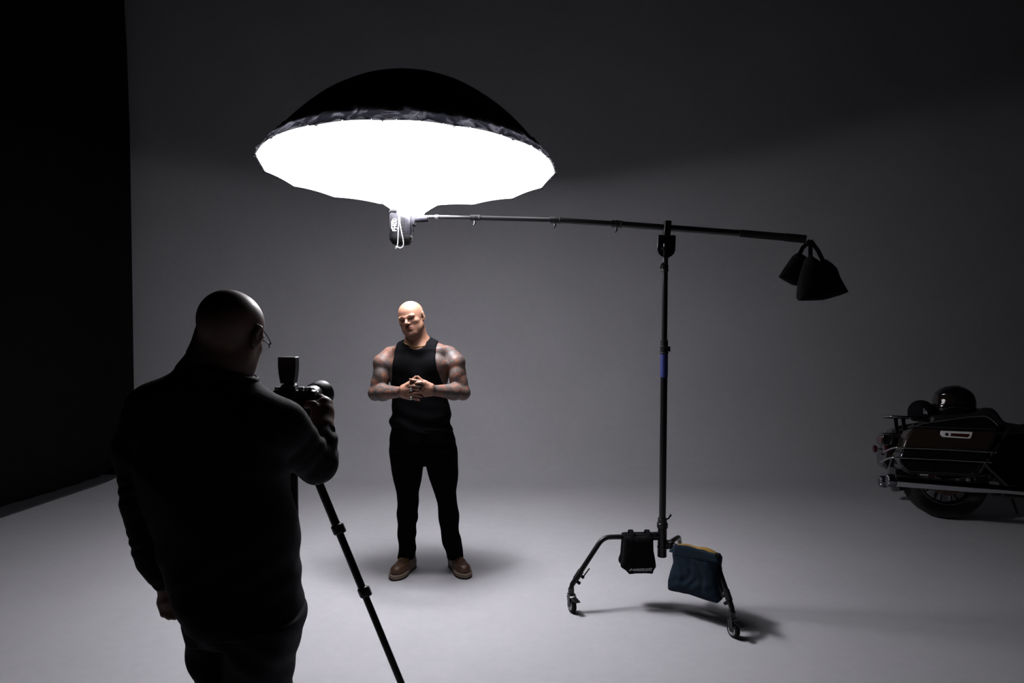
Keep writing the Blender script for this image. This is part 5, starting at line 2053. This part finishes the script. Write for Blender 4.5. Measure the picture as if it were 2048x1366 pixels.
mb = MB()
mb.box((.66, 0, .31), (.56, .24, .20))
mb.cyl((.92, -.14, .34), (.92, .14, .34), .13)
mb.cyl((.55, -.15, .33), (.55, .15, .33), .10)
bpart(mb, 'crankcase', M_gloss, bevel=.02, seg=3)
for s_, x0 in ((-.42, .74), (.42, .84)):
    mb = MB()
    d = Vector((math.sin(s_), 0, math.cos(s_)))
    p = Vector((x0, 0, .42))
    prof = []
    for i in range(9):
        t = .03 + i * .020
        prof += [(t, .062), (t + .001, .082), (t + .009, .082), (t + .010, .062)]
    prof += [(.22, .075), (.27, .070), (.28, .05)]
    mb.lathe(p, d, prof, 28)
    bpart(mb, 'engine_cylinder', M_dchrome)
mb = MB()
mb.ell((.79, -.17, .58), (.10, .05, .075), 24)
bpart(mb, 'air_cleaner', M_chrome)
mb = MB()
for sg in (-1, 1):
    mb.tube([(.0, sg * .12, .335), (.35, sg * .12, .40), (.45, sg * .11, .60), (1.25, sg * .05, .80)], .018, 12)
    mb.tube([(.40, sg * .11, .22), (.98, sg * .11, .20), (1.15, sg * .08, .35), (1.25, sg * .05, .80)], .018, 12)
bpart(mb, 'frame', M_gloss)
mb = MB()
mb.box((.85, -.29, .26), (.30, .10, .018))
mb.box((.85, .29, .26), (.30, .10, .018))
bpart(mb, 'footboard', M_blackmetal, bevel=.006)
mb = MB()
for sg in (-1, 1):
    mb.tube([(1.62, sg * .105, .322), (1.28, sg * .105, .95)], .026, 16)
bpart(mb, 'fork', M_chrome)
mb = MB()
rings = []
for i in range(21):
    a = math.radians(15 + 150 * i / 20)
    rings.append([Vector((1.62 + (.36 + dr) * math.cos(a), yy, .322 + (.36 + dr) * math.sin(a))) for yy, dr in ((-.085, -.05), (-.08, -.01), (0, .012), (.08, -.01), (.085, -.05), (.075, -.05), (0, -.004), (-.075, -.05))])
mb.rings(rings)
bpart(mb, 'front_fender', M_bronze)
ff = Field(axis_pts((1.1, 1.75, .01)), axis_pts((-.44, .44, .01)), axis_pts((.7, 1.3, .01)))
ff.ell((1.42, 0, .98), (.18, .36, .17), .02)
ff.ell((1.30, 0, .98), (.16, .40, .17), .03, sub=True)
me = ff.mesh('fairing')
link_mesh('fairing', me, M_gloss, bike, local=True, angle=None)
mb = MB()
mb.lathe((1.56, 0, .95), (1, 0, 0), [(0, .09), (.03, .085), (.05, .06), (.055, .02)], 28)
bpart(mb, 'headlamp', M_dchrome)
mb = MB()
mb.tube(bez([(1.14, -.40, 1.02), (1.22, -.40, 1.06), (1.30, -.22, 1.05), (1.31, 0, 1.0), (1.30, .22, 1.05), (1.22, .40, 1.06), (1.14, .40, 1.02)], 6), .0125, 12)
bpart(mb, 'handlebar', M_chrome)
for sg in (-1, 1):
    mb = MB()
    mb.tube([(1.10, sg * .40, 1.00), (1.20, sg * .40, 1.052)], .018, 14)
    bpart(mb, 'grip', M_rubber)
mb = MB()
mb.tube([(.55, .13, .22), (.66, .30, .055), (.70, .36, .036)], .011, 10)
bpart(mb, 'kickstand', M_gloss)


def bl(p):
    return BO_ + BR @ Vector(p)


# ------------------------------------------------------------------ helmet on the passenger seat
hp_ = bl((.098, 0, .866))
HR = Matrix.Rotation(math.radians(-14), 3, 'Z') @ Matrix.Rotation(math.radians(-9), 3, 'X')
hel = empty('helmet', hp_, rot=HR)
tag(hel, 'glossy black motorcycle helmet with tinted visor resting on the seat of the motorcycle', 'helmet')
f = Field(axis_pts((-.20, .20, .003)), axis_pts((-.17, .17, .003)), axis_pts((-.01, .28, .003)))
f.ell((.005, 0, .135), (.162, .128, .128), 0)
f.ell((.005, 0, .075), (.160, .126, .105), .04)
f.ell((-.095, 0, .055), (.062, .085, .045), .05)
X, Y, Z = f.all()
f.F = np.maximum(f.F, 0.004 - Z).astype(np.float32)
f.ell((.02, 0, -.01), (.11, .09, .06), .01, sub=True)
shell0 = f.F.copy()
# window for the visor facing the rear of the bike
win = np.maximum(np.abs(Z - .135 - 0.12 * (X + .1)) - .044, X + .035)
f.F = np.maximum(f.F, -np.maximum(win, -.0022 - shell0)).astype(np.float32)
link_mesh('shell', f.mesh('shell'), M_gloss, hel, local=True, angle=None)
f.F = np.maximum(np.maximum(shell0 - .0015, -(shell0 + .010)), win + .003).astype(np.float32)
M_visor = mat('tinted_visor', (0.016, 0.012, 0.008), 0.06, 0.0, coat=1.0, vary=0.1)
link_mesh('visor', f.mesh('visor'), M_visor, hel, local=True, angle=None)
mb = MB()
mb.lathe((-.035, -.118, .125), (0, -1, 0), [(0, .022), (.006, .020), (.009, .010)], 20)
mb.lathe((-.035, .118, .125), (0, 1, 0), [(0, .022), (.006, .020), (.009, .010)], 20)
bpm = mb.obj('visor_pivot', M_satin, hel, local=True)
for i in range(5):
    mb = MB()
    z = .118 - .019 * i
    x0 = -.005 + .004 * i
    yy = lambda x, z: -math.sqrt(max(0, 1 - (x / .160) ** 2 - ((z - .125) / .14) ** 2)) * .1285
    mb.tube([(x0 + .015 * k, yy(x0 + .015 * k, z) - .001, z - .0015 * k) for k in range(6)], [.001, .0024, .0026, .0026, .002, .0008], 8)
    mb.obj('vent', M_chrome if i < 2 else M_dchrome, hel, local=True)
mb = MB()
mb.tube(bez([(-.10, -.06, .10), (-.05, -.085, .235), (0, -.06, .256), (.06, 0, .262)], 6), .0012, 6)
mb.obj('seam', M_satin, hel, local=True)

# ------------------------------------------------------------------ baseball cap on the luggage rack
kp = bl((-.155, 0, .846))
cap = empty('cap', kp, rz=math.radians(-21))
tag(cap, 'black baseball cap with a white LA monogram, lying on the luggage rack beside the helmet', 'cap')
M_cap = mat('black_cap_wool', (0.006, 0.006, 0.008), 0.9, 0.0, bump=0.5, bscale=500, vary=0.2, spec=0.1)
f = Field(axis_pts((-.13, .13, .0035)), axis_pts((-.14, .14, .0035)), axis_pts((-.03, .16, .0035)))
f.ell((0, 0, .035), (.098, .110, .100), 0)
f.cone((0, -.01, .0), (0, -.01, .05), .092, .092, .04)
X, Y, Z = f.all()
a_ = np.arctan2(Y, X)
f.F = f.F + 0.0012 * np.exp(-(np.mod(a_ + PI / 6, PI / 3) - PI / 6) ** 2 / .0009)
f.F = np.maximum(f.F, .0 - Z).astype(np.float32)
crown = f.F.copy()
cm = f.mesh('crown')
link_mesh('crown', cm, M_cap, cap, local=True, angle=None)
mb = MB()
br = []
rr = []
for i in range(17):
    a = math.radians(-160 + 140 * i / 16)
    rr.append((a, 1))
top_, bot_ = [], []
grid = []
for j in range(7):
    v = j / 6
    row = []
    for i in range(17):
        a = math.radians(-165 + 150 * i / 16)
        x, y = .090 * math.cos(a), .100 * math.sin(a)
        y2 = y - .075 * v * math.sin(math.radians(180 * i / 16)) ** 0.6
        x2 = x * (1 - .10 * v)
        z = .010 - .022 * (x2 / .09) ** 2 * (0.4 + .6 * v) - .022 * v
        row.append(mb.bm.verts.new((x2, y2, z)))
    grid.append(row)
for j in range(6):
    for i in range(16):
        mb.bm.faces.new((grid[j][i], grid[j][i + 1], grid[j + 1][i + 1], grid[j + 1][i]))
bo2 = mb.obj('brim', M_cap, cap, local=True, angle=None)
so = bo2.modifiers.new('thickness', 'SOLIDIFY')
so.thickness = .003
mb = MB()
mb.ell((0, 0, .136), (.008, .008, .004), 12)
mb.obj('button', M_cap, cap, local=True)


def crown_y(x, z):
    """front surface of the crown"""
    xs, zs = f.x, f.z
    i = min(len(xs) - 1, int(np.searchsorted(xs, x)))
    k = min(len(zs) - 1, int(np.searchsorted(zs, z)))
    col = crown[i, :, k]
    j = np.where(col < 0)[0]
    return float(f.y[j[0]]) if len(j) else -.08


def stroke(mb, a, b, w_=.0022, n=5):
    pts = []
    for t in [i / n for i in range(n + 1)]:
        x, z = a[0] + (b[0] - a[0]) * t, a[1] + (b[1] - a[1]) * t
        pts.append((x, crown_y(x, z) - .0025, z))
    mb.tube(pts, 1.0, 8, flat=(.0025, w_), nrm=(0, -1, 0))


mb = MB()
ox, oz = .000, .052
for a, b, w_ in [((0, 0), (0, .036), .0024), ((-.006, .036), (.006, .036), .0013), ((-.006, 0), (.018, 0), .0015), ((.018, 0), (.019, .006), .0013)]:
    stroke(mb, (ox + a[0], oz + a[1]), (ox + b[0], oz + b[1]), w_)
mb.obj('letter', M_print, cap, local=True)
mb = MB()
ox, oz = .014, .044
for a, b, w_ in [((-.011, 0), (0, .031), .0014), ((0, .031), (.011, 0), .0024), ((-.007, .010), (.007, .010), .0012), ((-.015, 0), (-.006, 0), .0012), ((.005, 0), (.016, 0), .0012)]:
    stroke(mb, (ox + a[0], oz + a[1]), (ox + b[0], oz + b[1]), w_)
mb.obj('letter', M_print, cap, local=True)
